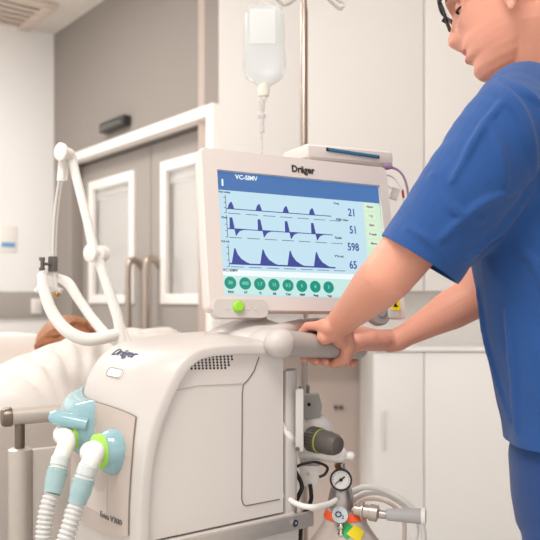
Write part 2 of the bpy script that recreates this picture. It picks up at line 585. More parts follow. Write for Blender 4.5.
# rounded end of the top deck
obj('front_shell', bm, SHELL, vent, 50)
SHBM = NB()
G2 = [[SHBM.verts.new(surf(i / NR, t)) for t in ts] for i in range(NI + 1)]
for i in range(NI):
    for k in range(NT): SHBM.faces.new((G2[i][k], G2[i][k + 1], G2[i + 1][k + 1], G2[i + 1][k]))
SHBM.normal_update(); SHBM.faces.ensure_lookup_table(); SHB = BVHTree.FromBMesh(SHBM); SHBM.free()


def conform(bm, d, off=.0015, tree=None):
    """press flat lettering onto the shell along d"""
    tree = tree or SHB
    for _ in range(2):
        es = [e for e in bm.edges if e.calc_length() > .0025]
        if es: bmesh.ops.subdivide_edges(bm, edges=es, cuts=1)
    bmesh.ops.triangulate(bm, faces=bm.faces)
    ds = [v.co.dot(d) for v in bm.verts]; mid_ = (min(ds) + max(ds)) / 2
    for v in bm.verts:
        back = v.co.dot(d) > mid_
        h = tree.ray_cast(v.co - d * .1, d)
        if h[0] is not None: v.co = h[0] - d * (off + (-.0006 if back else .0006))
    return bm


# inner block: side panels recessed behind the rim
zb_ = .812
inn = []
for i in range(NI + 1):
    tg = (rimc[min(i + 1, NI)] - rimc[max(i - 1, 0)]).normalized(); nin = Vector((-tg.y, tg.x, 0))
    if nin.x > 0 and i < NI * .6: nin = -nin
    if i >= NI * .6 and nin.y > 0: nin = -nin
    p = rimc[i] + nin * (BW - .004)
    inn.append((p.x, max(p.y, zb_ + .0)))
sR = 0.0
poly = [(x, z) for x, z in inn if z > zb_ + .001]
poly = [(poly[0][0], zb_)] + poly + [(sR - .005, poly[-1][1]), (sR - .005, zb_)]
MS = frame(VV(0, .006, 0), va, Vector((0, 0, 1)), vb)
bm = NB(); prism(bm, poly, MS, VD - .012)
obj('side_panel', bm, PANEL, vent)
# seam grooves
def sideline(pts, w=.0018, m=SEAM, name='panel_seam', y=.0055):
    pp = [VV(*(lambda q: (q[0], y, q[1]))(sidepx(px, py))) for px, py in pts]
    bm = NB()
    for a, b in zip(pp, pp[1:]):
        d = (b - a).normalized(); nn = d.cross(vb).normalized() * w / 2
        vs = [bm.verts.new(q) for q in (a - nn - vb * .0006, a + nn - vb * .0006, b + nn - vb * .0006, b - nn - vb * .0006)]
        v2 = [bm.verts.new(v.co + vb * .0012) for v in vs]
        bm.faces.new(vs); bm.faces.new(v2[::-1])
        for i in range(4): bm.faces.new((vs[i], v2[i], v2[(i + 1) % 4], vs[(i + 1) % 4]))
    return obj(name, bm, m, vent)


sideline([(261, 357), (256, 371), (250, 380), (245, 385), (244, 395), (243.5, 500), (245, 505), (248, 506.5), (281.5, 500)])
sideline([(172, 392), (200, 386), (244, 384)], .0012, mat('seam_soft', (190, 182, 174), .7))
# ventilation holes
bm = NB()
for r in range(5):
    for c in range(11):
        px = 196 + c * 3.75 + (r % 2) * 1.9 - r * 1.6; py = 357.3 + r * 2.9 + c * -.07
        if px < 189 or px > 236: continue
        s_, z_ = sidepx(px, py)
        lathe(bm, VV(s_, .0062, z_), -vb, [(0, .0020), (.001, .0020)], 8)
obj('vent_holes', bm, HOLE, vent)
# fascia
bm = NB()
rows = []
i0, i1 = .95, 4.95
for a in range(33):
    i = i0 + (i1 - i0) * a / 32
    row = []
    for b in range(25):
        u = b / 24
        # right edge drifts inwards as it rises into a rounded corner
        q = a / 32
        tR = .075 + .05 * max(0, q - .5)
        top = i - (.55 * abs(2 * u - 1) ** 3) * max(0, (q - .6) / .4)
        t = tR + (.93 - tR) * u
        row.append(surfn(top, t, .0035))
    rows.append(row)
F_ = [[bm.verts.new(p) for p in r] for r in rows]
for a in range(32):
    for b in range(24): bm.faces.new((F_[a][b], F_[a][b + 1], F_[a + 1][b + 1], F_[a + 1][b]))
es = [e for e in bm.edges if e.is_boundary]
r = bmesh.ops.extrude_edge_only(bm, edges=es)
for v in [g for g in r['geom'] if isinstance(g, bmesh.types.BMVert)]: v.co -= va * .008
fascia = obj('fascia', bm, FASC, vent, 50)
# dark joint around the fascia
bm = NB()
loop = [rows[a][0] for a in range(33)] + rows[32][1:]
tube(bm, [p - va * .002 for p in loop], .0011, 6)
obj('fascia_joint', bm, SEAM, vent)
# recessed lower niche
bm = NB()
pp = [surfn(1.6, .30, .0045), surfn(1.6, .62, .0045), surfn(4.0, .62, .0045), surfn(4.0, .30, .0045)]
vs = [bm.verts.new(p) for p in pp]; bm.faces.new(vs); ex = bmesh.ops.extrude_face_region(bm, geom=list(bm.faces))
for v in [g for g in ex['geom'] if isinstance(g, bmesh.types.BMVert)]: v.co -= va * .003
obj('niche_panel', bm, mat('niche_pale', (205, 192, 184), .5), vent)

# lettering on the shell
vnorm = (va * .75 + Vector((0, 0, .66))).normalized()
def raypt(px, py):
    d = P(px, py, 1).normalized() if False else (P(px, py, 1.0) - Vector((0, 0, H0))).normalized()
    h = SHB.ray_cast(Vector((0, 0, H0)), d)
    return h[0], h[1]
def shell_text(s, px, py, size, m, name, label=None, sq=1, bold=0):
    h, n = raypt(px, py)
    n = n if n.dot(h - Vector((0, 0, H0))) < 0 else -n
    right = -vb - n * (-vb).dot(n); right.normalize(); up = n.cross(right)
    M = frame(h + n * .002, right, up, n)
    bm = conform(textbm(s, size, M, 0.0001, bold, sq), -n, .0008)
    o = obj(name, bm, m, vent)
    if label: o['label'] = label
    return o
shell_text('Dräger', 125, 353.5, .025, INK, 'logo', sq=1.25, bold=.0003)
h, n = raypt(115, 373); n = n if n.dot(h - Vector((0, 0, H0))) < 0 else -n
right = (-vb - n * (-vb).dot(n)).normalized(); up = n.cross(right)
Mq = frame(h + n * .002, right, up, n)
bm = NB(); prism(bm, rrect(.05, .014, .005), Mq, .0004); conform(bm, -n, .001); obj('status_light', bm, mat('status_white', (252, 250, 248), .2), vent)
bm = NB(); pts = [Mq @ Vector((x, y, 0)) for x, y in rrect(.052, .0155, .006)]; pts.append(pts[0])
for a, b in zip(pts, pts[1:]): capsule(bm, a, b, .0005, .0005, 6)
obj('status_light_rim', bm, SEAM, vent)
# Evita text on the fascia
def fpt(px, py):
    d = (P(px, py, 1.0) - Vector((0, 0, H0))).normalized()
    tr = BVHTree.FromPolygons([tuple(p) for r_ in rows for p in r_], [(a * 25 + b, a * 25 + b + 1, (a + 1) * 25 + b + 1, (a + 1) * 25 + b) for a in range(32) for b in range(24)])
    h = tr.ray_cast(Vector((0, 0, H0)), d)
    return h[0]
def fascia_text(s, px, py, size, m, name, sq=1, bold=0):
    h = fpt(px, py)
    if h is None: print('NO HIT', s); return
    right = (-vb).normalized(); up = Vector((0, 0, 1)); n = right.cross(up)
    n = va
    M = frame(h + n * .01, right, up, right.cross(up))
    tr = BVHTree.FromPolygons([tuple(p) for r_ in rows for p in r_], [(a * 25 + b, a * 25 + b + 1, (a + 1) * 25 + b + 1, (a + 1) * 25 + b) for a in range(32) for b in range(24)])
    obj(name, conform(textbm(s, size, M, .0001, bold, sq), -n, .0009, tr), m, vent)
fascia_text('Evita V300', 110.5, 518.5, .0135, INKG, 'model_name', 1.25)
# faint lower bay outline
def vseg(name, pts, r, m, parent=None):
    bm = NB(); tube(bm, pts, r, 6); return obj(name, bm, m, parent or vent)
vseg('bay_outline', [surfn(3.2, .10, .0038), surfn(3.2, .30, .0038), surfn(1.6, .30, .0038)], .0008, mat('seam_soft', (190, 182, 174), .7))

# teal cover and ports
def plan(px, py, s):   # point in the plane of constant s
    q = (px - 270) / F
    O = VO + va * s
    y = (q * O.y - O.x) / (vb.x - q * vb.y)
    return VV(s, y, H0 + (300 - py) / F * (O.y + vb.y * y))
bm = NB()
# top left cover: a rounded wedge hugging the shell
NA = 14
cov = []
for a in range(NA + 1):
    i = 3.15 + 1.85 * a / NA
    row = []
    for b in range(NA + 1):
        t = .50 + .42 * b / NA
        u, w = 2 * a / NA - 1, 2 * b / NA - 1
        h_ = .034 * ((1 - u ** 4) * (1 - w ** 4)) ** .8 + .003
        row.append(bm.verts.new(surfn(i, t, h_)))
    cov.append(row)
for a in range(NA):
    for b in range(NA): bm.faces.new((cov[a][b], cov[a][b + 1], cov[a + 1][b + 1], cov[a + 1][b]))
obj('valve_cover', bm, TEAL, vent, 60)
bm = NB()
p0 = plan(84, 421, .33)
tube(bm, [plan(52, 417, .36), plan(56, 417, .355), plan(88, 424, .31)], [.013, .0165, .0165], 18, flat=.8)
obj('latch', bm, TEAL, vent)


def port(c, name_lab, d_el, cuff_end, hose_pts):
    # c: centre of the ring on the port; elbow leaves along the front, turns down
    ax = va
    bm = NB()
    lathe(bm, c - ax * .045, ax, [(0, .034), (.012, .036), (.03, .034), (.04, .030), (.045, .026)], 30)
    ball(bm, c - ax * .028 + V3(0, 0, -.007), (.034, .034, .036))
    pp = obj('port_body', bm, TEAL, vent, 60)
    bm = NB(); lathe(bm, c - ax * .003, ax, [(0, .026), (.001, .0285), (.010, .0285), (.011, .024)], 32)
    obj('lock_ring', bm, GREEN, vent)
    e1, e2, e3 = d_el
    bm = NB()
    cp = catmull([c, c + ax * .016, e1, e2], 6)
    tube(bm, cp, [.0200, .0180, .0150, .0140], 20)
    obj('elbow', bm, RUBW, vent, 60)
    # cuff: translucent ribbed connector
    dd = (cuff_end - e2).normalized(); L = (cuff_end - e2).length
    bm = NB()
    lathe(bm, e2 - dd * .004, dd, [(0, .0140), (.002, .0155), (.016, .0155), (.017, .0140), (.019, .0140), (.02, .0168), (.022, .0168)], 28)
    k_ = bm
    obj('cuff_collar', bm, mat('cuff_pale', (226, 232, 230), .25, trans=.2), vent)
    bm = NB()
    n = 28; prof = []
    lathe(bm, e2 + dd * .018, dd, [(0, .0160), (.004, .0168), (L * .42, .0164), (L * .5, .0148), (L - .018, .0140)], 28)
    for k in range(20):
        a = 2 * PI * k / 20; u = dd.orthogonal().normalized(); w = dd.cross(u)
        q = u * math.cos(a) + w * math.sin(a)
        capsule(bm, e2 + dd * .022 + q * .0164, e2 + dd * (L * .45) + q * .0161, .0010, .0010, 6)
    obj('cuff', bm, CUFF, vent, 60)
    # corrugated hose
    sp = catmull([cuff_end] + hose_pts, 60)
    # resample evenly
    L = [0]
    for a, b in zip(sp, sp[1:]): L.append(L[-1] + (b - a).length)
    step = .0016; out = []; j = 0; s = 0
    while s < L[-1]:
        while L[j + 1] < s: j += 1
        out.append(sp[j].lerp(sp[j + 1], (s - L[j]) / max(1e-9, L[j + 1] - L[j]))); s += step
    rs = [.0124 + .0017 * math.cos(2 * PI * k * step / .0075) for k in range(len(out))]
    bm = NB(); tube(bm, out, rs, 20)
    obj('corrugated_hose', bm, HOSE, vent, 80)


port(VV(.324, .070, .953), '', (P(95, 452, 1.175), P(88, 467, 1.16), 0), P(77, 503, 1.15), [P(70, 525, 1.14), P(60, 560, 1.13), P(50, 620, 1.12), P(52, 720, 1.13)])
port(VV(.326, .182, .966), '', (P(67, 442, 1.26), P(60.5, 459, 1.245), 0), P(52, 494, 1.22), [P(46, 515, 1.21), P(42, 560, 1.20), P(40, 640, 1.19), P(44, 720, 1.19)])
for (px, py, sz, s) in ((116, 467, .006, 'insp.'),):
    fascia_text(s, px, py, sz, INK, 'port_marking', 1.6)

# ------------------------------------------------------------------ trolley
tro = thing('trolley', 'grey metal equipment trolley carrying the ventilator, with a rounded push handle', 'trolley', VV(.1, .14, 0), math.atan2(va.y, va.x))
# rail of flat steel under the side
rp = [sidepx(120, 545), sidepx(300, 513)]
zr = .795
bm = NB(); bbox(bm, -.055, .29, -.022, -.012, .784, .811, .002, M=MVN)
rail = obj('side_rail', bm, STEEL, tro)
bm = NB(); s_, z_ = sidepx(287, 518); lathe(bm, VV(s_, -.022, .798), -vb, [(0, .0065), (.003, .0065), (.003, .003), (.001, .003)], 18); obj('bolt', bm, CHROME, rail)
bm = NB(); bbox(bm, -.03, .30, -.01, VD + .01, .758, .808, .005, M=MVN); obj('top_plate', bm, GREYL, tro)
# column
bm = NB(); bbox(bm, -.034, -.012, .005, .05, .08, 1.07, .004, M=MVN); obj('column', bm, GREYL, tro)
bm = NB(); bbox(bm, -.034, -.012, .2, .245, .08, 1.07, .004, M=MVN); obj('column', bm, GREYL, tro)
bm = NB(); bbox(bm, -.04, .32, .0, VD, .09, .14, .02, 3, M=MVN); obj('base', bm, GREY, tro)
for s_ in (-.02, .29):
    for y_ in (.0, VD):
        bm = NB(); lathe(bm, VV(s_, y_ - .012, .045), vb, [(0, .04), (.004, .045), (.02, .045), (.024, .04)], 24)
        bbox(bm, s_ - .012, s_ + .012, y_ - .02, y_ + .02, .05, .1, .004, M=MVN)
        obj('caster', bm, GREYD, tro)
# push handle
HA = P(281, 343, 1.33); HB = P(358, 349.5, 1.475)
hd = (HB - HA).normalized()
bm = NB()
cp = catmull([HA - hd * .004, HA + hd * .01, HA.lerp(HB, .35), HA.lerp(HB, .7), HB - hd * .012, HB], 6)
tube(bm, cp, [.0245, .0245, .023, .021, .020, .018], 24)
ball(bm, HB, .018)
hand_ = obj('push_handle', bm, mat('handle_grey', (176, 168, 162), .4), tro, 60)
bm = NB(); lathe(bm, HA - V3(0, 0, .001), hd, [(-.034, 0), (-.033, .008), (-.028, .016), (-.020, .022), (-.010, .0258), (.004, .0268), (.006, .0262), (.0065, .0245)], 28); obj('handle_collar', bm, SHELL, hand_, 60)
# second, far side of the handle loop, pale
bm = NB(); tube(bm, catmull([HA + V3(-.02, .05, .012), P(300, 327, 1.47), P(330, 326, 1.52), P(350, 334, 1.55), HB + V3(.01, .05, 0), HB], 6), .016, 16); obj('handle_loop', bm, BEZEL, hand_)

# trolley back structure: rear post, mounting plates
bm = NB(); M_ = frame(P(299.5, 420, 1.36), (1, 0, 0), (0, 1, 0), (0, 0, 1))
box(bm, .015, .008, .115, M_, .003, 2); pl = obj('mounting_plate', bm, GREYL, tro)
bm = NB(); lathe(bm, P(297.5, 449, 1.356), (0, -1, 0), [(0, .004), (.003, .004), (.003, .002)], 12); obj('bolt', bm, STEELD, pl)
bm = NB(); box(bm, .02, .02, .33, frame(P(291.5, 457, 1.385), (1, 0, 0), (0, 1, 0), (0, 0, 1)), .003); obj('rear_post', bm, GREY, tro)
bm = NB(); tube(bm, [P(303.5, 330, 1.55), P(303.5, 470, 1.55)], .0055, 12); obj('rear_rod', bm, STEEL, tro)
bm = NB(); prism(bm, [(-.022, .02), (.016, .022), (.022, .0), (.018, -.022), (-.005, -.026), (-.022, -.02)], frame(P(310, 404, 1.47), (1, 0, 0), (0, 0, 1), (0, -1, 0)), .03)
b2 = obj('rear_bracket', bm, GREY, tro)
bm = NB(); lathe(bm, P(309, 404.5, 1.439), (0, -1, 0), [(0, .0035), (.0015, .0035)], 12); obj('bolt', bm, HOLE, b2)
bm = NB(); prism(bm, [(-.02, .02), (.02, .02), (.013, -.02), (-.012, -.018)], frame(P(309, 474, 1.44), (1, 0, 0), (0, 0, 1), (0, -1, 0)), .02)
b3 = obj('lower_bracket', bm, GREYL, tro)
bm = NB(); lathe(bm, P(308, 474, 1.419), (0, -1, 0), [(0, .003), (.0015, .003)], 12); obj('bolt', bm, BRASS, b3)
bm = NB(); tube(bm, catmull([P(283, 417, 1.38), P(284, 428, 1.37), P(290, 437, 1.37), P(294, 440, 1.38)], 6), .007, 12); tube(bm, catmull([P(283, 400, 1.38), P(286, 405, 1.37), P(288, 411, 1.37)], 6), .0035, 10)
obj('cable_guide', bm, WHITE, tro)

# rotary filter cartridge
rk = thing('gas_connector', 'white rounded gas connector with a dark grey knob and lime ring beside the trolley post', 'gas connector', P(318, 462, 1.44))
bm = NB(); ball(bm, P(316, 430, 1.46), (.034, .03, .034)); tube(bm, catmull([P(300, 455, 1.45), P(315, 452, 1.44), P(335, 455, 1.43), P(344, 456, 1.43)], 5), [.014, .016, .015, .013], 16)
ball(bm, P(333, 455, 1.425), .012); ball(bm, P(341, 453, 1.425), .012); ball(bm, P(351, 456, 1.425), .009)
tube(bm, [P(341, 456, 1.43), P(352, 456, 1.425)], .008, 14)
me = remesh(bm, .0022, 8); finish('body', me, WHITE, rk, 80)
ax = (P(340, 446, 1.37) - P(309, 438, 1.43)).normalized()
c0 = P(309, 438, 1.43)
bm = NB(); lathe(bm, c0, ax, [(0, .012), (.003, .021), (.01, .0235), (.028, .0235), (.032, .0225)], 32)
for k in range(24):
    a = 2 * PI * k / 24; u = ax.orthogonal().normalized(); w = ax.cross(u); q = u * math.cos(a) + w * math.sin(a)
    capsule(bm, c0 + ax * .006 + q * .0228, c0 + ax * .028 + q * .0235, .0014, .0014, 6)
obj('knob', bm, GREYD, rk)
bm = NB(); lathe(bm, c0 + ax * .031, ax, [(0, .0222), (.0005, .0236), (.003, .0236), (.0035, .022)], 32); obj('lime_ring', bm, mat('olive_lime', (160, 180, 70), .4), rk)
bm = NB(); lathe(bm, c0 + ax * .034, ax, [(0, .0222), (.02, .022), (.034, .020), (.042, .016), (.045, .009), (.046, 0)], 32); obj('knob_cap', bm, GREYD, rk)

# black cables
bm = NB()
tube(bm, catmull([P(293, 470, 1.43), P(300, 465, 1.42), P(315, 462, 1.42), P(327, 467, 1.42), P(325, 474, 1.42), P(319, 477, 1.42)], 6), .0028, 10)
tobj('power_cable', bm, BLACK, 'black cable looping over the small grey bracket left of the pressure gauge', 'cable', 'black cables by the trolley post')
bm = NB(); tube(bm, catmull([P(293, 468, 1.41), P(299, 478, 1.41), P(302, 487, 1.40), P(299, 495, 1.40), P(296, 502, 1.40), P(292, 512, 1.40), P(290, 545, 1.40)], 6), .0042, 10)
tobj('power_cable', bm, BLACK, 'thick black cable hanging straight down beside the trolley post', 'cable', 'black cables by the trolley post')
bm = NB(); tube(bm, catmull([P(310, 484, 1.42), P(311, 492, 1.42), P(311, 500, 1.42), P(307, 510, 1.42), P(302, 517, 1.42), P(300, 545, 1.42)], 6), .0042, 10)
tobj('power_cable', bm, BLACK, 'black cable end passing behind the steel rail', 'cable', 'black cables by the trolley post')
bm = NB(); tube(bm, catmull([P(276, 484, 1.385), P(284, 495, 1.372), P(297, 504, 1.365), P(312, 507, 1.36), P(328, 504, 1.39), P(336, 500, 1.41)], 8), .0052, 14)
tobj('gas_hose', bm, RUBW, 'white gas hose sagging from the ventilator side to the regulator', 'hose')

# ------------------------------------------------------------------ oxygen cylinder and regulator
YR = 1.45
cc = P(345, 500, 1.47)
cy = thing('oxygen_cylinder', 'grey oxygen cylinder with an orange collar and hazard labels below the regulator', 'gas cylinder', (cc.x, cc.y, 0))
zt_ = P(340, 506, 1.47).z
cr = .105
bm = NB(); lathe(bm, (cc.x, cc.y, 0), (0, 0, 1), [(0, .09), (.02, cr), (zt_ - .16, cr), (zt_ - .12, cr - .006), (zt_ - .085, cr - .025), (zt_ - .055, .058), (zt_ - .035, .045), (zt_ - .01, .038), (zt_, .03)], 48)
obj('body', bm, CYL, cy)
def cylr(z):
    pr = [(0, .09), (.02, cr), (zt_ - .16, cr), (zt_ - .12, cr - .006), (zt_ - .085, cr - .025), (zt_ - .055, .058), (zt_ - .035, .045), (zt_ - .01, .038), (zt_, .03)]
    for a, b in zip(pr, pr[1:]):
        if a[0] <= z <= b[0]: return a[1] + (b[1] - a[1]) * (z - a[0]) / (b[0] - a[0])
    return .03
bm = NB(); za = P(0, 519, 1.45).z; zb = P(0, 512, 1.45).z
lathe(bm, (cc.x, cc.y, 0), (0, 0, 1), [(za, cylr(za) + .0005), (za, cylr(za) + .002), ((za + zb) / 2, cylr((za + zb) / 2) + .002), (zb, cylr(zb) + .002), (zb, cylr(zb) + .0005)], 48)
obj('orange_collar', bm, ORANGE, cy)
def cyl_patch(name, px, py, w, m, dz=0, lab=None):
    # a square turned on its corner that follows the shoulder
    bm = NB(); n = 8
    ang0 = math.asin(max(-1, min(1, (P(px, py, 1.40).x - cc.x) / .075))) - PI / 2
    z0 = P(px, py, 1.40).z
    g = []
    for a in range(n + 1):
        r_ = []
        for b in range(n + 1):
            u = (a / n - .5) * w; v = (b / n - .5) * w
            x = (u - v) * .7071; y = (u + v) * .7071
            z = z0 + y * .8; r = cylr(z) + .0022 + dz
            an = ang0 + x / r
            r_.append(bm.verts.new((cc.x + r * math.cos(an), cc.y + r * math.sin(an), z)))
        g.append(r_)
    for a in range(n):
        for b in range(n): bm.faces.new((g[a][b], g[a + 1][b], g[a + 1][b + 1], g[a][b + 1]))
    ex = bmesh.ops.extrude_face_region(bm, geom=list(bm.faces))
    for v in [q for q in ex['geom'] if isinstance(q, bmesh.types.BMVert)]:
        v.co.x += (v.co.x - cc.x) * .008; v.co.y += (v.co.y - cc.y) * .008
    o = obj(name, bm, m, cy)
    if lab: o['label'] = lab
    return o
cyl_patch('hazard_label', 347.5, 534, .027, GRN, 0, 'green diamond hazard label')
cyl_patch('hazard_label', 362, 537, .027, YEL, .0006, 'yellow diamond hazard label')

rg = thing('pressure_regulator', 'metal oxygen pressure regulator with round black rimmed gauge on the cylinder', 'regulator', P(341, 540, 1.45))
bm = NB()
lathe(bm, P(341, 540, 1.45), (0, 0, 1), [(0, .012), (.02, .012), (.022, .017), (.045, .017), (.048, .012), (.06, .012), (.063, .0225), (.078, .0255), (.10, .021), (.115, .012), (.15, .008)], 28)
obj('body', bm, mat('satin_nickel', (186, 176, 168), .38, metal=.8), rg)
bm = NB(); tube(bm, [P(339, 466, 1.45), P(341, 478, 1.45)], .0085, 6); lathe(bm, P(339, 467, 1.45), (0, 0, 1), [(0, .010), (.006, .010), (.007, .007), (.012, .007)], 6); obj('brass_nut', bm, BRASS, rg)
gc = P(341, 479.5, 1.415); gax = Vector((-.12, -1, .02)).normalized()
bm = NB(); lathe(bm, gc + gax * -.02, gax, [(0, .012), (.005, .0195), (.018, .0205), (.024, .0215), (.0265, .0205), (.0265, .0180), (.022, .0178)], 40)
ga = obj('gauge', bm, BLACK, rg)
bm = NB(); lathe(bm, gc + gax * .001, gax, [(0, .0178), (.0014, .0178)], 36); obj('dial', bm, mat('dial_white', (235, 232, 228), .3), ga)
ur = gax.cross(Vector((0, 0, 1))).normalized(); uu = ur.cross(gax); ur = -ur if ur.x < 0 else ur
MG = frame(gc + gax * .003, ur, Vector((0, 0, 1)), gax)
bm = NB()
for k in range(13):
    a = math.radians(225 - k * 22.5); tube(bm, [MG @ V3(math.cos(a) * .0135, math.sin(a) * .0135, 0), MG @ V3(math.cos(a) * .016, math.sin(a) * .016, 0)], .0004, 5)
obj('dial_marks', bm, INKG, ga)
bm = NB()
for k in (.12, .3): pass
tube(bm, [MG @ V3(-.012, -.009, .001), MG @ V3(.007, .006, .001)], [.0006, .0016], 6); ball(bm, MG @ V3(0, 0, .001), .0032)
obj('needle', bm, BLACK, ga)
oc = P(340, 515, 1.42)
bm = NB(); lathe(bm, oc + gax * -.02, gax, [(0, .01), (.004, .0150), (.02, .0155), (.022, .015)], 36); kn = obj('flow_dial', bm, mat('dial_pale', (206, 214, 216), .35), rg)
M2 = frame(oc + gax * .0024, ur, Vector((0, 0, 1)), gax)
bm = textbm('O', .016, M2 @ Matrix.Translation((-.003, .001, 0)), .0002, .0004); merge(bm, textbm('2', .009, M2 @ Matrix.Translation((.0055, -.0035, 0)), .0002, .0002))
obj('oxygen_mark', bm, INK, kn)
bm = NB(); tube(bm, [P(341, 524, 1.425), P(341, 545, 1.425)], .0055, 14); ball(bm, P(341, 526, 1.425), .0075); ball(bm, P(341, 534, 1.425), .007); obj('valve_stem', bm, CHROME, rg)
bm = NB(); ax = (P(386, 515, 1.42) - P(352, 509, 1.44)).normalized(); o0 = P(352, 509, 1.44)
lathe(bm, o0, ax, [(0, .006), (.004, .006), (.005, .012), (.018, .012), (.019, .0175), (.022, .0175), (.023, .0135), (.034, .0135), (.035, .016), (.050, .016), (.051, .011), (.054, .008), (.066, .008)], 28)
obj('coupling', bm, mat('satin_nickel', (186, 176, 168), .38, metal=.8), rg)
# hose with a grey grip
oh = thing('oxygen_hose', 'pale coiled oxygen hose with a grey grip plugged into the regulator coupling', 'hose', P(400, 560, 1.42))
ax = (P(425, 516, 1.40) - P(386, 514, 1.42)).normalized()
bm = NB(); lathe(bm, P(386, 514.5, 1.42), ax, [(0, .008), (.002, .011), (.01, .0115), (.05, .0135), (.066, .0145), (.0665, .0135), (.074, .0135), (.075, .011)], 28); obj('grip', bm, mat('grip_grey', (176, 174, 172), .5), oh)
bm = NB(); lathe(bm, P(386, 514.5, 1.42) + ax * .0665, ax, [(0, .015), (.001, .0155), (.008, .0155), (.009, .012)], 28); obj('grip_end', bm, WHITE, oh)
bm = NB()
tube(bm, catmull([P(350, 502, 1.50), P(352, 492, 1.50), P(368, 487, 1.50), P(388, 492, 1.50), P(408, 504, 1.49), P(420, 520, 1.48), P(424, 545, 1.48), P(418, 600, 1.5)], 8), .0058, 14)
obj('hose', bm, RUBW, oh)
bm = NB()
tube(bm, catmull([P(349, 508, 1.52), P(356, 498, 1.52), P(374, 492, 1.52), P(394, 498, 1.52), P(410, 512, 1.52), P(416, 530, 1.50), P(412, 550, 1.5), P(405, 600, 1.5)], 8), .0062, 14)
obj('hose', bm, RUBW, oh)
bm = NB()
tube(bm, catmull([P(348, 514, 1.55), P(362, 500, 1.55), P(382, 500, 1.55), P(396, 508, 1.54), P(404, 522, 1.54), P(404, 545, 1.54)], 8), .0045, 12)
obj('hose', bm, mat('hose_pink', (236, 216, 206), .45), oh)

# side handwheel with yellow label, hanging under the monitor
# ================================================================== MONITOR
yaw, tilt, roll = math.radians(26.0), math.radians(10.5), math.radians(-.9)
mc = Vector((.0722, 1.46, H0 + .1240)); SW, SH = .365, .240
u0 = Vector((math.cos(yaw), math.sin(yaw), 0)); n0 = Vector((math.sin(yaw), -math.cos(yaw), 0)); kz = Vector((0, 0, 1))
v0 = math.cos(tilt) * kz - math.sin(tilt) * n0
mu = u0 * math.cos(roll) + v0 * math.sin(roll); mv = -u0 * math.sin(roll) + v0 * math.cos(roll); mn = mu.cross(mv)
if mn.dot(n0) < 0: mn = -mn
MM = frame(mc, mu, mv, mn)


def SP(px, py):
    """photo position -> coordinates on the screen plane"""
    o = Vector((0, 0, H0)); d = P(px, py, 1) - o
    t = (mc - o).dot(mn) / d.dot(mn); q = o + d * t - mc
    return q.dot(mu), q.dot(mv)


mon = thing('patient_monitor', 'large flat ventilator monitor in a beige bezel with blue waveforms on its screen', 'monitor', P(252, 334, 1.46), yaw)
L_, R_, T_, B_ = -SW / 2 - .031, SW / 2 + .021, SH / 2 + .041, -SH / 2 - .028
bm = NB()
w_, h_ = R_ - L_, T_ - B_; cx_, cy_ = (L_ + R_) / 2, (T_ + B_) / 2
bm2 = NB()
# bezel ring: outer rounded rect, inner rect, with thickness
outer = [(x + cx_, y + cy_) for x, y in rrect(w_, h_, .010, 4)]
inner = rrect(SW + .002, SH + .002, .001, 4)
A = [bm.verts.new(MM @ V3(x, y, .004)) for x, y in outer]; Bv = [bm.verts.new(MM @ V3(x, y, .003)) for x, y in inner]
Cv = [bm.verts.new(MM @ V3(x, y, -.004)) for x, y in inner]
A2 = [bm.verts.new(MM @ V3(cx_ + (x - cx_) * 1.012, cy_ + (y - cy_) * 1.012, -.001)) for x, y in outer]
A3 = [bm.verts.new(MM @ V3(cx_ + (x - cx_) * 1.012, cy_ + (y - cy_) * 1.012, -.022)) for x, y in outer]
n = len(outer)
for i in range(n):
    j = (i + 1) % n
    bm.faces.new((A[i], A[j], Bv[j], Bv[i])); bm.faces.new((Bv[i], Bv[j], Cv[j], Cv[i]))
    bm.faces.new((A2[i], A2[j], A[j], A[i])); bm.faces.new((A3[i], A3[j], A2[j], A2[i]))
bm.faces.new(A3)
obj('bezel', bm, BEZEL, mon, 40)
bm = NB(); bbox(bm, L_ + .006, R_ - .006, B_ + .006, T_ - .006, -.058, -.021, .012, 3, M=MM); obj('back_housing', bm, SHELL, mon)
bm = NB()
bbox(bm, -SW / 2, SW / 2, -SH / 2, SH / 2, -.006, -.0035, M=MM)
scr = obj('screen', bm, SC_BG, mon)


def srect(bm, pxs, z=.0004, z0=0):
    pts = [SP(*p) for p in pxs]
    prism(bm, pts, MM @ Matrix.Translation((0, 0, -.0035 + z0)), z)


def lrect(bm, x0, x1, y0, y1, z0=.0, z=.0004):
    prism(bm, [(x0, y0), (x1, y0), (x1, y1), (x0, y1)], MM @ Matrix.Translation((0, 0, -.0035 + z0)), z)


hw, hh = SW / 2, SH / 2
y1h = SP(219, 190)[1]
bm = NB(); lrect(bm, -hw, hw, SP(300, 196)[1], hh); obj('title_bar', bm, SC_HD, scr)
yf = SP(224, 275)[1]
bm = NB(); lrect(bm, -hw, hw, -hh + .004, yf); obj('button_bar', bm, SC_FT, scr)
bm = NB(); lrect(bm, -hw, SP(365, 280)[0], yf, yf + .011, 0); obj('status_line', bm, SC_WH, scr)
xsb = SP(366, 230)[0]
bm = NB(); lrect(bm, xsb, hw, yf, SP(300, 198)[1], .0001, .0004); obj('side_bar', bm, SC_SB, scr)
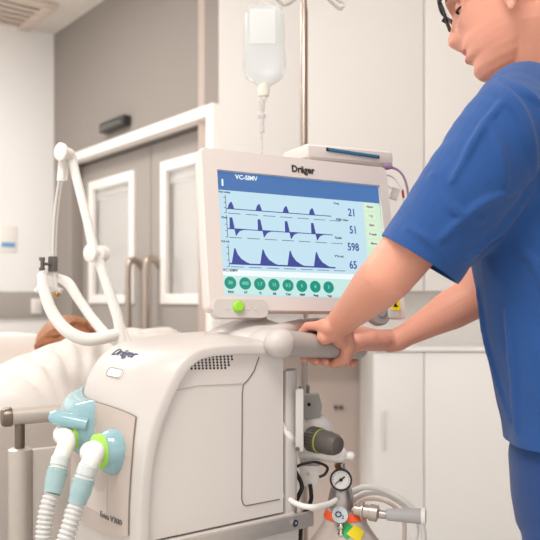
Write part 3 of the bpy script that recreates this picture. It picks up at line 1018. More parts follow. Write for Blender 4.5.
# waveforms in screen coordinates
def wave(ya, yb, pts_fn, xa=229, xb=335):
    pass
xA, xB = SP(226, 240)[0], SP(334, 240)[0]
def ypx(py): return SP(228, py)[1]
per = (SP(311, 230)[0] - SP(229.5, 230)[0]) / 3.0
pxs_ = [SP(227.5, 205)[0] + .001 + per * k for k in range(4)]
def poly_(bm, pts, z0=.0002, z=.0005): prism(bm, pts, MM @ Matrix.Translation((0, 0, -.0035 + z0)), z)
yb1 = ypx(208); yb2 = ypx(228); yb3 = ypx(263)
hgt = .0022
for k, x in enumerate(pxs_):
    bmw = NB(); poly_(bmw, [(x, yb1), (x + .0135, yb1), (x + .012, yb1 + .006), (x + .009, yb1 + .014), (x + .0065, yb1 + .013), (x + .003, yb1 + .009)])
    obj('pressure_wave', bmw, SC_WV, scr)
    bmw = NB(); poly_(bmw, [(x + .002, yb2 - .001), (x + .0125, yb2 - .001), (x + .0085, yb2 + .022), (x + .003, yb2 + .022)])
    poly_(bmw, [(x + .0115, yb2 + .001), (x + .036, yb2 + .001), (x + .022, yb2 - .004), (x + .014, yb2 - .014)])
    obj('flow_wave', bmw, SC_WV, scr)
    bmw = NB(); poly_(bmw, [(x + .002, yb3), (x + .042, yb3), (x + .032, yb3 + .004), (x + .022, yb3 + .010), (x + .015, yb3 + .019), (x + .011, yb3 + .030), (x + .009, yb3 + .030)])
    obj('volume_wave', bmw, SC_WV, scr)

bml = NB()
for y in (yb1, yb2, yb3): lrect(bml, pxs_[0] - .002, xB, y - .0008, y + .0008, .0002)
lrect(bml, pxs_[0] - .002, xB - .0, yb3 - .0016, yb3 + .0012, .0003)
obj('baseline', bml, SC_WV, scr)
bma = NB()
for y, a, b in ((yb1 - .009, yb1 - .009, yb1 + .026), (yb2 - .017, yb2 - .017, yb2 + .026), (yb3 - .006, yb3 - .006, yb3 + .036)):
    for k in range(7): lrect(bma, pxs_[0] + k * .037, pxs_[0] + k * .037 + .026, y - .0005, y + .0005, .0002)
    lrect(bma, pxs_[0] - .0035, pxs_[0] - .0025, a, b, .0002)
    for q in range(4): lrect(bma, pxs_[0] - .007, pxs_[0] - .0025, a + (b - a) * q / 3.5, a + (b - a) * q / 3.5 + .001, .0002)
obj('axis', bma, SC_TX, scr)


def stext(s, px, py, size, m, name, bold=0, sq=1, parent=None):
    x, y = SP(px, py)
    return obj(name, textbm(s, size, MM @ Matrix.Translation((x, y, -.0028)), .0002, bold, sq), m, parent or scr)


stext('VC-SIMV', 247, 177.5, .0125, SC_WH, 'mode_text', .0003)
stext('i', 223, 182, .018, SC_WH, 'status_icon', .001)
for s, px, py in (('21', 352.5, 212.5), ('51', 354, 230), ('598', 354, 247), ('65', 354, 265)):
    stext(s, px, py, .0225, SC_WV, 'reading', .0004, .82)
bmt = NB()
for s, px, py, sz in (('Freq', 337, 203, .006), ('PEEP mbar', 343, 219.5, .006), ('Ppeak', 339, 237.5, .006), ('VTe mL', 340, 256, .006), ('VC-SIMV', 231, 270, .0075), ('Paw mbar', 225, 191.5, .0055), ('Flow', 225, 217, .0055), ('Vol mL', 226, 241, .0055)):
    x, y = SP(px, py); obj('small_text', textbm(s, sz, MM @ Matrix.Translation((x, y, -.0028)), .0001, .0002, 1.1), SC_TX, scr)
x, y = SP(226, 191.5)
for k in range(5):
    px, py = 370.5 + k * 1.0, 206.5 + k * 9.2
    x, y = SP(px, py)
    bm = NB(); prism(bm, [(a + x, b + y) for a, b in rrect(.026, .016, .003, 3)], MM @ Matrix.Translation((0, 0, -.0031)), .0005)
    bb = obj('side_button', bm, mat('screen_side_button', (222, 240, 214), emit=.9), scr)
    bm = textbm(('Alarm', '< ||', 'Start', 'Trends', 'More')[k], .0065, MM @ Matrix.Translation((x, y, -.0025)), .0001, .0002)
    obj('button_text', bm, SC_TX, bb)
labs = ['FiO2', 'VT', 'Ti', 'RR', 'Trise', 'PEEP', 'Psup', 'Trig']
for k in range(8):
    x0, _ = SP(231, 283); x1, _ = SP(329, 283)
    x = x0 + (x1 - x0) * k / 7; y = SP(231.5, 282.5)[1] 
    y = (SP(231.5, 282.5)[1] * (7 - k) + SP(329, 287)[1] * k) / 7
    bm = NB(); lathe(bm, MM @ V3(x, y, -.0031), mn, [(0, .0118), (.0006, .0118)], 32); b_ = obj('dial_button', bm, SC_BT, scr)
    merge_b = textbm(('30', '450', '1.7', '12', '0.2', '5', '8', '3')[k], .009, MM @ Matrix.Translation((x, y, -.0023)), .0001, .0002)
    obj('dial_value', merge_b, mat('screen_value', (150, 220, 205), emit=.8), b_)
    bm = textbm(labs[k], .0058, MM @ Matrix.Translation((x, y - .0175, -.0028)), .0001, .0003); obj('dial_label', bm, SC_TX, scr)
bm = textbm('Dräger', .019, MM @ Matrix.Translation((SP(302, 170.5)[0], SP(302, 170.5)[1], .0045)), .0003, .0006, .95)
obj('logo', bm, mat('logo_ink', (60, 50, 48), .5), mon)
# control strip under the bezel
x, y = SP(238, 309)
bm = NB(); prism(bm, [(a + x + .004, b + y) for a, b in rrect(.108, .034, .012, 5)], MM @ Matrix.Translation((0, 0, -.014)), .021); cs = obj('control_strip', bm, SHELL, mon)
kx, ky = SP(236.5, 307.5)
bm = NB(); lathe(bm, MM @ V3(kx, ky, .0065), mn, [(0, .0108), (.006, .0106), (.0085, .008), (.009, 0)], 30); obj('dial_knob', bm, SC_GR, cs)
for dx in (-.022, .021, .035):
    bm = NB(); lathe(bm, MM @ V3(kx + dx, ky - .003, .0068), mn, [(0, .003), (.0012, .0028)], 16); obj('indicator', bm, GREYL, cs)
# rotary knob block under the lower right corner of the monitor
def OM(px, py, off):
    x, y = SP(px, py); return MM @ V3(x, y, off)
bm = NB(); box(bm, .028, .044, .02, frame(OM(388, 309, .012), mu, mv, mn), .004); blk = obj('knob_block', bm, GREYL, mon)
bm = NB(); box(bm, .026, .06, .02, frame(OM(397, 305, .0), mu, mv, mn), .004); obj('cable_block', bm, WHITE, mon)
bm = NB(); lathe(bm, OM(375.5, 313, .004), mn, [(-.015, .020), (0, .0275), (.010, .0275), (.014, .025), (.015, .012), (.018, .011), (.019, 0)], 36); obj('rotary_knob', bm, GREY, mon)
bm = NB(); Mst = frame(OM(389, 306, .0222), mu, mv, mn)
prism(bm, rrect(.022, .026, .003), Mst, .001); st_ = obj('sticker', bm, YEL, blk); st_['label'] = 'yellow warning sticker'
bm = NB(); prism(bm, [(-.006, -.006), (.006, -.006), (.001, .0), (.005, .006), (-.006, .006), (-.002, 0)], Mst @ Matrix.Translation((0, 0, .001)), .0006); obj('sticker_mark', bm, BLACK, st_)
# stand: neck and domed foot on top of the ventilator
bm = NB()
fb = P(252, 352, 1.44)
lathe(bm, (fb.x, fb.y, 1.118), (0, 0, 1), [(0, .090), (.012, .089), (.024, .080), (.033, .064), (.040, .044), (.045, .030), (.055, .024), (.075, .022)], 40)
obj('stand_foot', bm, SHELL, mon, 60)
bm = NB(); tube(bm, [V3(fb.x, fb.y, 1.16), V3(fb.x + .02, fb.y + .03, 1.2), mc - mn * .06 - mv * .03], .018, 18); box(bm, .12, .03, .1, MM @ Matrix.Translation((0, -.03, -.07)), .01); obj('stand_neck', bm, SHELL, mon)
# deck wing that bridges to the handle
bm = NB(); tube(bm, catmull([VV(.10, .10, 1.122), VV(.02, .08, 1.128), HA + V3(-.03, .03, .012), HA + V3(-.005, .012, .002)], 8), [.04, .036, .030, .024], 24, flat=.42); obj('deck_bridge', bm, SHELL, vent, 60)

# module behind the top edge
mt = MM @ V3(.055, T_, -.05)
md = thing('recorder_module', 'slim white module with a blue front strip on top behind the monitor', 'recorder', P(338, 166, 1.60), yaw)
MR = frame(P(338, 159, 1.60), mu, (n0 * -1), kz)
bm = NB(); box(bm, .215, .11, .032, MR @ Matrix.Rotation(math.radians(-1.5), 4, 'Y'), .011, 3); ball(bm, MR @ V3(-.03, .03, .014), (.055, .04, .013)); obj('case', bm, BEZEL, md)
bm = NB(); bbox(bm, -.062, .068, -.0575, -.0545, -.0005, .0065, .001, M=MR @ Matrix.Rotation(math.radians(1.5), 4, 'Y')); fs = obj('front_slot', bm, BLACK, md)
bm = NB(); bbox(bm, -.058, .064, -.0592, -.0570, .0002, .0058, .0005, M=MR @ Matrix.Rotation(math.radians(1.5), 4, 'Y')); obj('blue_strip', bm, BLUES, fs)
bm = NB(); tube(bm, catmull([P(383, 166.5, 1.58), P(390, 167, 1.58), P(399, 171, 1.58), P(405, 180, 1.58), P(408, 195, 1.58), P(407, 215, 1.58), P(404, 240, 1.6), P(400, 300, 1.66)], 8), [.003, .003, .0025, .0025, .0025, .0025, .0025, .0025], 10)
lathe(bm, P(383, 166.5, 1.58), (1, 0, -.05), [(0, .007), (.012, .0065), (.02, .004)], 14)
tobj('sensor_cable', bm, PURP, 'purple sensor cable curving down from the module behind the monitor', 'cable', None)
cb = thing('sensor_lead', 'thin white lead with a clear plug and red clip hanging behind the monitor edge', 'cable', P(398, 240, 1.64))
bm = NB(); tube(bm, catmull([P(386, 175, 1.62), P(394, 178, 1.62), P(401, 188, 1.62), P(403, 200, 1.62), P(400, 215, 1.62), P(396, 240, 1.64)], 8), .0018, 8); obj('lead', bm, RUBW, cb)
bm = NB(); tube(bm, [P(402.5, 190, 1.62), P(403.5, 198, 1.62)], .0028, 10); obj('clip', bm, RED, cb)
bm = NB(); box(bm, .018, .012, .026, frame(P(394.5, 194, 1.62), (1, 0, 0), (0, 1, 0), (0, 0, 1)) @ Matrix.Rotation(.3, 4, 'Y'), .003); tube(bm, [P(394, 190, 1.62), P(388, 186, 1.63)], .002, 8); obj('plug', bm, WHITE, cb)

# ================================================================== DRIP POLE AND BAG
YP = 2.15
pb = P(304, 0, YP)
ip = thing('drip_pole', 'chrome drip pole with wire hooks standing behind the monitor', 'drip pole', (pb.x, pb.y, 0))
bm = NB(); lathe(bm, (pb.x, pb.y, .07), (0, 0, 1), [(0, .011), (1.97, .011), (1.98, .009), (2.0, .008)], 20); obj('pole', bm, mat('pole_steel', (170, 156, 146), .3, metal=1), ip)
bm = NB(); lathe(bm, (pb.x, pb.y, .9), (0, 0, 1), [(0, .016), (.05, .016), (.055, .012)], 20); obj('clamp_collar', bm, GREYD, ip)
zt2 = P(0, -6, YP).z
for sx, e in ((-1, (290, 3)), (1, (340, 8))):
    bm = NB()
    if sx > 0: pts = [V3(pb.x, pb.y, zt2 + .02), P(322, -6, YP), P(338, 8, YP), P(342, 8, YP), P(343, 4, YP), P(333, -3, YP)]
    else: pts = [V3(pb.x, pb.y, zt2 + .02), P(294, 0, YP), P(284, 5, YP), P(275, -2, YP), P(266, -4, YP), P(264, -10, YP)]
    tube(bm, catmull(pts, 6), .0042, 10); obj('hook', bm, CHROME, ip)
for k in range(5):
    a = 2 * PI * k / 5 + .3; d = V3(math.cos(a), math.sin(a), 0)
    bm = NB(); tube(bm, [V3(pb.x, pb.y, .1), V3(pb.x, pb.y, .075) + d * .27], [.016, .011], 12); lg = obj('foot', bm, STEELD, ip)
    bm = NB(); cw = V3(pb.x, pb.y, .03) + d * .27; lathe(bm, cw - d.cross(kz) * .01, d.cross(kz), [(0, .026), (.004, .03), (.016, .03), (.02, .026)], 20); tube(bm, [cw, cw + V3(0, 0, .045)], .006, 8); obj('caster', bm, BLACK, lg)
# bag
bg = thing('drip_bag', 'clear drip bag with a white port hanging from the hook of the drip pole', 'drip bag', P(264, 135, YP))
bm = NB()
n = 26
rings = []
prof = [(4, 9, .35), (8, 17, .55), (14, 19.5, .8), (30, 20, 1), (50, 20.3, 1), (64, 21.5, 1), (72, 21, .95), (78, 18, .8), (83, 12, .6), (86, 6, .45)]
for py, w, dep in prof:
    c = P(264.5, py, YP); W_ = w / F * YP
    rings.append([bm.verts.new(c + V3(W_ * math.copysign(abs(math.cos(2 * PI * k / n)) ** .8, math.cos(2 * PI * k / n)), .026 * dep * math.sin(2 * PI * k / n), 0)) for k in range(n)])
for A, B in zip(rings, rings[1:]):
    for k in range(n): bm.faces.new((A[k], A[(k + 1) % n], B[(k + 1) % n], B[k]))
bm.faces.new(rings[0]); bm.faces.new(rings[-1][::-1])
obj('bag', bm, LIQ, bg, 60)
bm = NB(); c = P(264, 30, YP); box(bm, .074, .002, .10, frame(c + V3(-.004, -.030, 0), (1, 0, 0), (0, 1, 0), (0, 0, 1)), .0008); obj('bag_label', bm, mat('bag_label_white', (246, 246, 244), .5, alpha=.5), bg)
bm = NB(); tube(bm, [P(264.5, 6, YP), P(264, -4, YP), P(264.5, -10, YP)], .006, 10, flat=.4); obj('hanging_loop', bm, RUBW, bg)
bm = NB(); lathe(bm, P(264, 84, YP), (0, 0, -1), [(0, .016), (.016, .017), (.035, .015), (.037, .009), (.05, .006)], 20); obj('cap', bm, mat('cap_cream', (240, 232, 220), .5), bg)
bm = NB(); lathe(bm, P(262, 98, YP), (0, 0, -1), [(0, .006), (.01, .009), (.035, .009), (.04, .006), (.045, .006), (.05, .011), (.057, .011), (.06, .007), (.10, .007), (.105, .003), (.12, .003)], 18); obj('drip_chamber', bm, mat('chamber_clear', (235, 232, 230), .15, trans=.5, alpha=.8), bg)
bm = NB(); tube(bm, catmull([P(262, 138, YP), P(262.5, 170, YP), P(262, 260, YP + .05), P(250, 340, YP + .1), P(255, 420, YP + .05), P(290, 440, YP)], 8), .002, 8); obj('line', bm, mat('chamber_clear', (235, 232, 230)), bg)

# ================================================================== SUPPORT ARM WITH BREATHING TUBES
YA = 1.72
ar = thing('support_arm', 'white jointed support arm rising behind the ventilator beside the glazed doors', 'support arm', P(122, 350, YA))
bm = NB(); tube(bm, [P(123, 346, YA), P(118, 318, YA), P(96.5, 254, YA)], [.0135, .0125, .011], 18); tube(bm, [P(129, 342, YA), P(112, 300, YA), P(101, 258, YA)], .006, 12); obj('lower_arm', bm, RUBW, ar)
bm = NB(); tube(bm, [P(95, 252, YA), P(70, 152, YA)], [.0105, .0105], 18); tube(bm, [P(91, 246, YA + .01), P(73, 156, YA + .01)], .008, 12); obj('upper_arm', bm, RUBW, ar)
bm = NB(); jax = Vector((-.55, -.83, 0)).normalized(); lathe(bm, P(97, 253.5, YA + .0) - jax * .012, jax, [(-.012, .016), (-.010, .019), (.008, .019), (.010, .016), (.012, .012), (.026, .012), (.028, .0205), (.036, .0205), (.038, .017)], 32); obj('joint', bm, WHITE, ar)
bm = NB(); lathe(bm, P(62, 152, YA - .03), jax, [(-.025, .012), (-.002, .014), (.0, .0205), (.006, .0205), (.008, .017)], 32); tube(bm, [P(62, 153, YA), P(71, 154, YA)], .009, 12); obj('joint', bm, WHITE, ar)
bm = NB(); tube(bm, [P(63, 155, YA - .01), P(60.5, 181, YA - .01)], [.009, .0085], 14); tube(bm, [P(66.5, 160, YA), P(65, 180, YA)], .006, 12); obj('hinge_arm', bm, RUBW, ar)
bm = NB(); tube(bm, catmull([P(59.5, 180, YA - .01), P(56, 205, YA - .01), P(54, 230, YA - .01), P(53, 262, YA - .01)], 6), .0042, 12); tube(bm, catmull([P(61.5, 180, YA), P(58, 205, YA), P(56, 230, YA), P(55, 262, YA)], 6), .0035, 10); obj('rod', bm, CHROME, ar)
bm = NB(); box(bm, .018, .02, .035, frame(P(53, 264, YA - .01), (1, 0, 0), (0, 1, 0), (0, 0, 1)), .003); tube(bm, [P(51, 264, YA - .02), P(44, 264, YA - .03)], .0035, 10)
box(bm, .008, .012, .03, frame(P(42.5, 264, YA - .03), (1, 0, 0), (0, 1, 0), (0, 0, 1)), .003); box(bm, .012, .01, .008, frame(P(42, 259, YA - .03), (1, 0, 0), (0, 1, 0), (0, 0, 1)), .002); box(bm, .012, .01, .008, frame(P(42, 269, YA - .03), (1, 0, 0), (0, 1, 0), (0, 0, 1)), .002); obj('clamp', bm, GREYD, ar)
bm = NB(); tube(bm, [P(54, 270, YA - .01), P(57, 292, YA - .02)], .004, 10); box(bm, .03, .02, .012, frame(P(56, 289, YA - .02), (1, 0, 0), (0, 1, 0), (0, 0, 1)) @ Matrix.Rotation(.4, 4, 'Y'), .003); obj('tube_holder', bm, GREYL, ar)
bm = NB(); ball(bm, P(57, 294, YA - .025), .008); obj('brass_screw', bm, BRASS, ar)
bm = NB(); tube(bm, catmull([P(42, 268 + 6, YA - .06), P(44, 290, YA - .06), P(52, 312, YA - .06), P(66, 330, YA - .06), P(84, 339, YA - .05), P(102, 338, YA - .03), P(118, 334, YA)], 8), [.010, .0125, .0135, .0145, .015, .0145, .0135], 18)
tobj('breathing_tube', bm, RUBW, 'thick white breathing tube curving down from the clamp, nearer of the two', 'breathing tube', 'white breathing tubes on the support arm')
bm = NB(); tube(bm, catmull([P(56, 277, YA + .04), P(68, 283, YA + .04), P(78, 298, YA + .04), P(92, 318, YA + .04), P(108, 336, YA + .03), P(126, 345, YA + .02)], 8), [.009, .0125, .0115, .0115, .0125, .013], 18)
tobj('breathing_tube', bm, RUBW, 'white breathing tube running straight down behind the curved one', 'breathing tube', 'white breathing tubes on the support arm')
bm = NB(); tube(bm, [P(36, 291, YA - .05), P(46, 284, YA - .06)], .006, 12); tube(bm, catmull([P(40, 276, YA - .06), P(48, 272, YA), P(57, 277, YA + .04)], 6), .008, 14); ball(bm, P(41, 288, YA - .06), .010); tobj('tube_connector', bm, WHITE, 'white tube connector joining the two breathing tubes under the clamp', 'tube connector')

# ================================================================== BED
ba = Vector((.85, .53, 0)).normalized(); bb_ = Vector((-.53, .85, 0)).normalized(); BO = Vector((-.80, 1.50, 0))
MB_ = frame(BO, ba, bb_, Vector((0, 0, 1)))
bed = thing('hospital_bed', 'hospital bed with a steel handle bar and grey end panel at the left edge', 'bed', BO + ba * .42 + bb_ * 1, math.atan2(ba.y, ba.x))
bm = NB(); bbox(bm, .0, .85, .03, 2.05, .62, .72, .01, M=MB_); obj('frame', bm, GREYL, bed)
bm = NB(); bbox(bm, .02, .83, .05, 2.03, .72, .90, .04, 4, M=MB_); obj('mattress', bm, SHEETW, bed)
bm = NB(); bbox(bm, .0, .84, -.015, .02, .50, .93, .012, 3, M=MB_); obj('end_panel', bm, mat('bed_panel', (186, 176, 168), .4), bed)
bm = NB(); bbox(bm, .0, .85, 2.05, 2.08, .50, 1.02, .012, 3, M=MB_); obj('end_panel', bm, mat('bed_panel', (186, 176, 168), .4), bed)
for x in (.08, .77):
    for y in (.15, 1.9):
        bm = NB(); bbox(bm, x - .03, x + .03, y - .03, y + .03, .1, .63, .005, M=MB_)
        lg = obj('leg', bm, GREY, bed)
        bm = NB(); q = MB_ @ V3(x, y, .06); lathe(bm, q - ba * .02, ba, [(0, .055), (.005, .06), (.035, .06), (.04, .055)], 24); bbox(bm, x - .015, x + .015, y - .015, y + .015, .06, .12, M=MB_); obj('caster', bm, GREYD, lg)
# bar and post
b0 = P(9, 417, 1.42); b1 = b0 + (ba * .93 + V3(.03, 0, 0)).normalized() * .42
b1.z = b0.z + .0
bm = NB(); tube(bm, [b0, b1], .0165, 24); br = obj('handle_bar', bm, STEEL, bed)
dv = (b1 - b0).normalized()
bm = NB(); lathe(bm, b0 + dv * .004, -dv, [(0, .0185), (.012, .0185), (.018, .015), (.02, 0)], 24); obj('end_cap', bm, STEELD, br)
bp = b0 + dv * .02
bm = NB(); tube(bm, [V3(bp.x, bp.y, b0.z - .01), V3(bp.x, bp.y, b0.z - .07)], .0095, 14); obj('bar_stem', bm, STEELD, br)
pc = P(14.5, 448, bp.y)
bm = NB(); lathe(bm, (bp.x, bp.y, pc.z), (0, 0, -1), [(0, .018), (.003, .0225), (.30, .0225), (.305, .02)], 28); obj('end_post', bm, STEEL, bed)
bm = NB(); bbox(bm, 0, .40, .0, .018, pc.z - .42, pc.z - .004, .006, M=frame((bp.x + .022, bp.y + .005, 0), dv, kz.cross(dv), kz)); obj('side_board', bm, mat('bed_panel', (186, 176, 168), .4), bed)
# pillow heaped at the near end
def softblob(cen_, size, amp, seed, name, m, lab, cat, ang=0, seg=64, folds=None):
    bm = NB(); rr = bmesh.ops.create_uvsphere(bm, u_segments=seg * 2, v_segments=seg, radius=1)
    for v in bm.verts:
        p = v.co.copy()
        q = Vector([math.copysign(abs(c) ** e, c) for c, e in zip(p, (.8, .7, .9))])
        d = noise.noise(p * 1.6 + Vector((seed, 0, 0))) * 1.2 + .5 * noise.noise(Vector((p.x * 7 + seed, p.y * 2.2, p.z * 2)))
        if folds: d += folds(p)
        q *= 1 + amp * d
        v.co = Vector((q.x * size[0], q.y * size[1], q.z * size[2]))
    bmesh.ops.transform(bm, matrix=frame(cen_, ba, bb_, kz) @ Matrix.Rotation(ang, 4, 'X'), verts=bm.verts)
    return tobj(name, bm, m, lab, cat, None, 180)
# the big pillow: a height field over the near end, creased and hanging over the end panel
def heap(name, m, lab, cat, a0, a1, b0, b1, zfun, under):
    bm = NB(); NX, NY = 90, 60; g = []
    for i in range(NX + 1):
        r_ = []
        for j in range(NY + 1):
            a = a0 + (a1 - a0) * i / NX; b = b0 + (b1 - b0) * j / NY
            r_.append(bm.verts.new(MB_ @ zfun(a, b, i / NX, j / NY)))
        g.append(r_)
    for i in range(NX):
        for j in range(NY): bm.faces.new((g[i][j], g[i + 1][j], g[i + 1][j + 1], g[i][j + 1]))
    loop = [g[i][0] for i in range(NX + 1)] + [g[NX][j] for j in range(1, NY + 1)] + [g[i][NY] for i in range(NX - 1, -1, -1)] + [g[0][j] for j in range(NY - 1, 0, -1)]
    low = [bm.verts.new((v.co.x, v.co.y, under)) for v in loop]
    n = len(loop)
    for k in range(n): bm.faces.new((loop[k], low[k], low[(k + 1) % n], loop[(k + 1) % n]))
    bm.faces.new(low)
    return tobj(name, bm, m, lab, cat, None, 180)


def zpil(a, b, u, w):
    top = 1.105 - .20 * max(0, (.50 - a)) ** 1.0 * 1.9 - .05 * max(0, a - .70)
    sx = min(1, (1 - abs(2 * u - 1) ** 7)) ** .5
    front = min(1, w / .42); sy = math.sin(front * PI / 2) ** .75 * (1 - max(0, (w - .75) / .25) ** 2.5 * .6)
    z = .915 + (top - .915) * max(0, sx) * sy
    # creases fan out from the gathered front corner
    ang = math.atan2(b - (-.05), a - .40)
    fold = abs(math.sin(ang * 13 + 2.5 * noise.noise(V3(a * 5, b * 5, 1)))) ** .7
    env = math.sin(PI * min(1, w * 1.05)) * sx
    z += -.030 * (1 - fold) * env * (1.15 - w) + .010 * noise.noise(V3(a * 7, b * 9, 4)) * env + .004 * noise.noise(V3(a * 30 + b * 22, b * 9, 4)) * env
    bulge = -.045 * math.sin(PI * min(1, w / .5)) if w < .5 else 0
    return V3(a, b + bulge * .8, z)


heap('pillow', SHEET, 'crumpled white pillow heaped on the near end of the bed behind the steel bar', 'pillow', .16, .94, .03, .40, zpil, .902)
softblob(BO + ba * .80 + bb_ * .535 + V3(0, 0, 1.025), (.16, .125, .09), .10, 9.4, 'pillow', SHEET, 'white pillow showing between the ventilator and the monitor', 'pillow')
# blanket over the patient
bm = NB(); NX, NY = 44, 70; g = []
for i in range(NX + 1):
    r_ = []
    for j in range(NY + 1):
        a = -.03 + .9 * i / NX; b = .64 + 1.38 * j / NY
        q = (a - .42) / .45
        h = .90 + .02 + .165 * max(0, 1 - (abs(a - .42) / .30) ** 2.4) * (1 - .25 * j / NY)
        h += .008 * noise.noise(V3(a * 9, b * 5, 2)) + .004 * noise.noise(V3(a * 25, b * 12, 5))
        if i == 0 or i == NX: h -= .16
        if j < 4: h = .905 + (h - .905) * math.sin(j / 4 * PI / 2)
        if a < 0 and i: h -= .08
        r_.append(bm.verts.new(MB_ @ V3(a, b, h)))
    g.append(r_)
for i in range(NX):
    for j in range(NY): bm.faces.new((g[i][j], g[i + 1][j], g[i + 1][j + 1], g[i][j + 1]))
ex = bmesh.ops.extrude_face_region(bm, geom=list(bm.faces))
for v in [q for q in ex['geom'] if isinstance(q, bmesh.types.BMVert)]: v.co.z += .012
tobj('blanket', bm, SHEETW, 'white blanket over the patient lying in the bed', 'blanket', None, 180)
# patient
hc = BO + ba * .535 + bb_ * .47 + V3(0, 0, 1.052)
pt = thing('person', 'patient with long brown hair lying in bed, seen from behind the head', 'person', hc - V3(0, 0, .12))
hz = V3(0, 0, .035)
bm = NB(); ball(bm, hc, (.075, .09, .09)); capsule(bm, hc + bb_ * .08 - V3(0, 0, .02), hc + bb_ * .17 - V3(0, 0, .06), .05, .055)
capsule(bm, hc + bb_ * .24 - V3(0, 0, .125) - ba * .14, hc + bb_ * .24 - V3(0, 0, .125) + ba * .14, .065, .065)
chain(bm, [hc + bb_ * .24 - V3(0, 0, .125), hc + bb_ * .5 - V3(0, 0, .125), hc + bb_ * .75 - V3(0, 0, .125)], [.085, .08, .085])
for sx in (-1, 1):
    chain(bm, [hc + bb_ * .75 - V3(0, 0, .125) + ba * .08 * sx, hc + bb_ * 1.1 - V3(0, 0, .10) + ba * .09 * sx, hc + bb_ * 1.45 - V3(0, 0, .12) + ba * .08 * sx], [.06, .05, .035])
    chain(bm, [hc + bb_ * .26 - V3(0, 0, .1) + ba * .17 * sx, hc + bb_ * .52 - V3(0, 0, .12) + ba * .2 * sx, hc + bb_ * .76 - V3(0, 0, .12) + ba * .18 * sx], [.045, .036, .028])
finish('body', remesh(bm, .006, 5), SKIN, pt, 180)
# hair: one object of many locks
bm = NB()
ball(bm, hc + V3(0, 0, .012) - bb_ * .012, (.096, .098, .092), None, 32)
for k in range(150):
    a = random.uniform(-1.25, 1.25); e = random.uniform(.0, 1.0)
    st = hc - bb_ * (.06 + .03 * e) + ba * (.06 * math.sin(a)) + V3(0, 0, .09 * math.cos(a) * (.6 + .4 * e))
    m1 = hc - bb_ * .06 + ba * (.105 * math.sin(a) - .01) + V3(0, 0, .075 * math.cos(a))
    en = hc - bb_ * .03 - ba * (.05 + .05 * e) + V3(0, 0, -.05 - .02 * e)
    if a > .4: en = hc + ba * .12 + V3(0, 0, -.04)
    tube(bm, catmull([st, m1 - bb_ * .02, m1.lerp(en, .55) - bb_ * .02 + V3(0, 0, .02), en], 5), [.006, .007, .006, .002], 6)
obj('hair', bm, HAIRP, pt, 80)

# ================================================================== THE PERSON IN BLUE SCRUBS
fb = Vector((-.90, .436, 0)).normalized(); lb = kz.cross(fb)      # facing; towards the left hand
nurse = thing('person', 'person in blue short-sleeved scrubs and black glasses, both hands gripping the push handle', 'person', (.56, 1.28, 0))


def interp(tab, h):
    if h >= tab[0][0]: return tab[0][1:]
    for a, b in zip(tab, tab[1:]):
        if a[0] >= h >= b[0]:
            t = (a[0] - h) / (a[0] - b[0]); t = t * t * (3 - 2 * t) * .35 + t * .65
            return tuple(x + (y - x) * t for x, y in zip(a[1:], b[1:]))
    return tab[-1][1:]


# height above head centre: forward reach, half width, backward reach
HEAD = [(.120, .002, .002, .002), (.117, .024, .022, .03), (.110, .046, .042, .055), (.09, .074, .062, .082), (.06, .091, .074, .098), (.035, .0965, .0775, .102), (.018, .0965, .0775, .100),
        (.004, .0885, .076, .096), (-.012, .088, .0735, .088), (-.03, .090, .070, .078), (-.046, .0915, .0665, .062), (-.055, .0945, .064, .052), (-.065, .0935, .0605, .042), (-.075, .0945, .056, .034),
        (-.085, .088, .051, .024), (-.098, .0915, .043, .010), (-.110, .087, .033, -.004), (-.118, .074, .022, -.02), (-.123, .055, .008, -.04), (-.124, .048, .001, -.046)]


def g2(a, b, sa, sb): return math.exp(-(a / sa) ** 2 - (b / sb) ** 2)


def headpt(th, h, off=0):
    fr, w, bk = interp(HEAD, h)
    c, s = math.cos(th), math.sin(th)
    e = .86
    xw = max(0, (.06 - bk) * .5)
    x = xw + ((fr - xw) * c ** e if c > 0 else -(xw + bk) * abs(c) ** e)
    y = w * math.copysign(abs(s) ** e, s)
    if c > 0:
        # nose
        n = 0
        if -.055 < h < .02:
            if h > -.037: t = (.02 - h) / .057; n = .031 * t ** 1.05 - .004 * max(0, t - .85) / .15
            else: t = (h + .055) / .018; n = .027 * max(0, t) ** .45
            sg = .0075 + .007 * min(1, max(0, (.02 - h) / .05))
            x += n * math.exp(-(y / sg) ** 2)
        for sd_ in (-1, 1):
            x += .012 * g2(y - sd_ * .0145, h + .038, .0065, .008)
            x -= .013 * g2(y - sd_ * .031, h - .002, .017, .012)
            x += .004 * g2(y - sd_ * .043, h + .022, .018, .014)
            x += .003 * g2(y - sd_ * .03, h - .022, .02, .006)
        mw = .021
        x += .0065 * g2(y, h + .0590, mw, .0046) + .0068 * g2(y, h + .0735, mw * .9, .0052) - .004 * g2(y, h + .0658, mw * 1.1, .0018)
        x += .003 * g2(y, h + .10, .016, .012)
    v = Vector((x, y, h if h > -.03 else -.03 + (h + .03) * 1.14))
    if off: v += Vector((x, y, h * .8)).normalized() * off
    return v


hf = Vector((-.885, .465, 0)).normalized()
pitch = math.radians(19)
hl = kz.cross(hf)                                            # the person's left
f2 = (hf * math.cos(pitch) - kz * math.sin(pitch)); u2 = (kz * math.cos(pitch) + hf * math.sin(pitch))
HC = Vector((.402, 1.262, 1.722))
MHD = frame(HC, f2, hl, u2)


def headgrid(bm, M, off=0, nth=120, nh=130, hmin=-.124, keep=None):
    g = []
    for j in range(nh + 1):
        h = .1199 + (hmin - .1199) * j / nh
        g.append([bm.verts.new(M @ headpt(2 * PI * k / nth, h, off)) for k in range(nth)])
    for j in range(nh):
        for k in range(nth):
            bm.faces.new((g[j][k], g[j][(k + 1) % nth], g[j + 1][(k + 1) % nth], g[j + 1][k]))
    bm.faces.new(g[0][::-1]); bm.faces.new(g[-1])
    return g


body = NB()
headgrid(body, MHD)
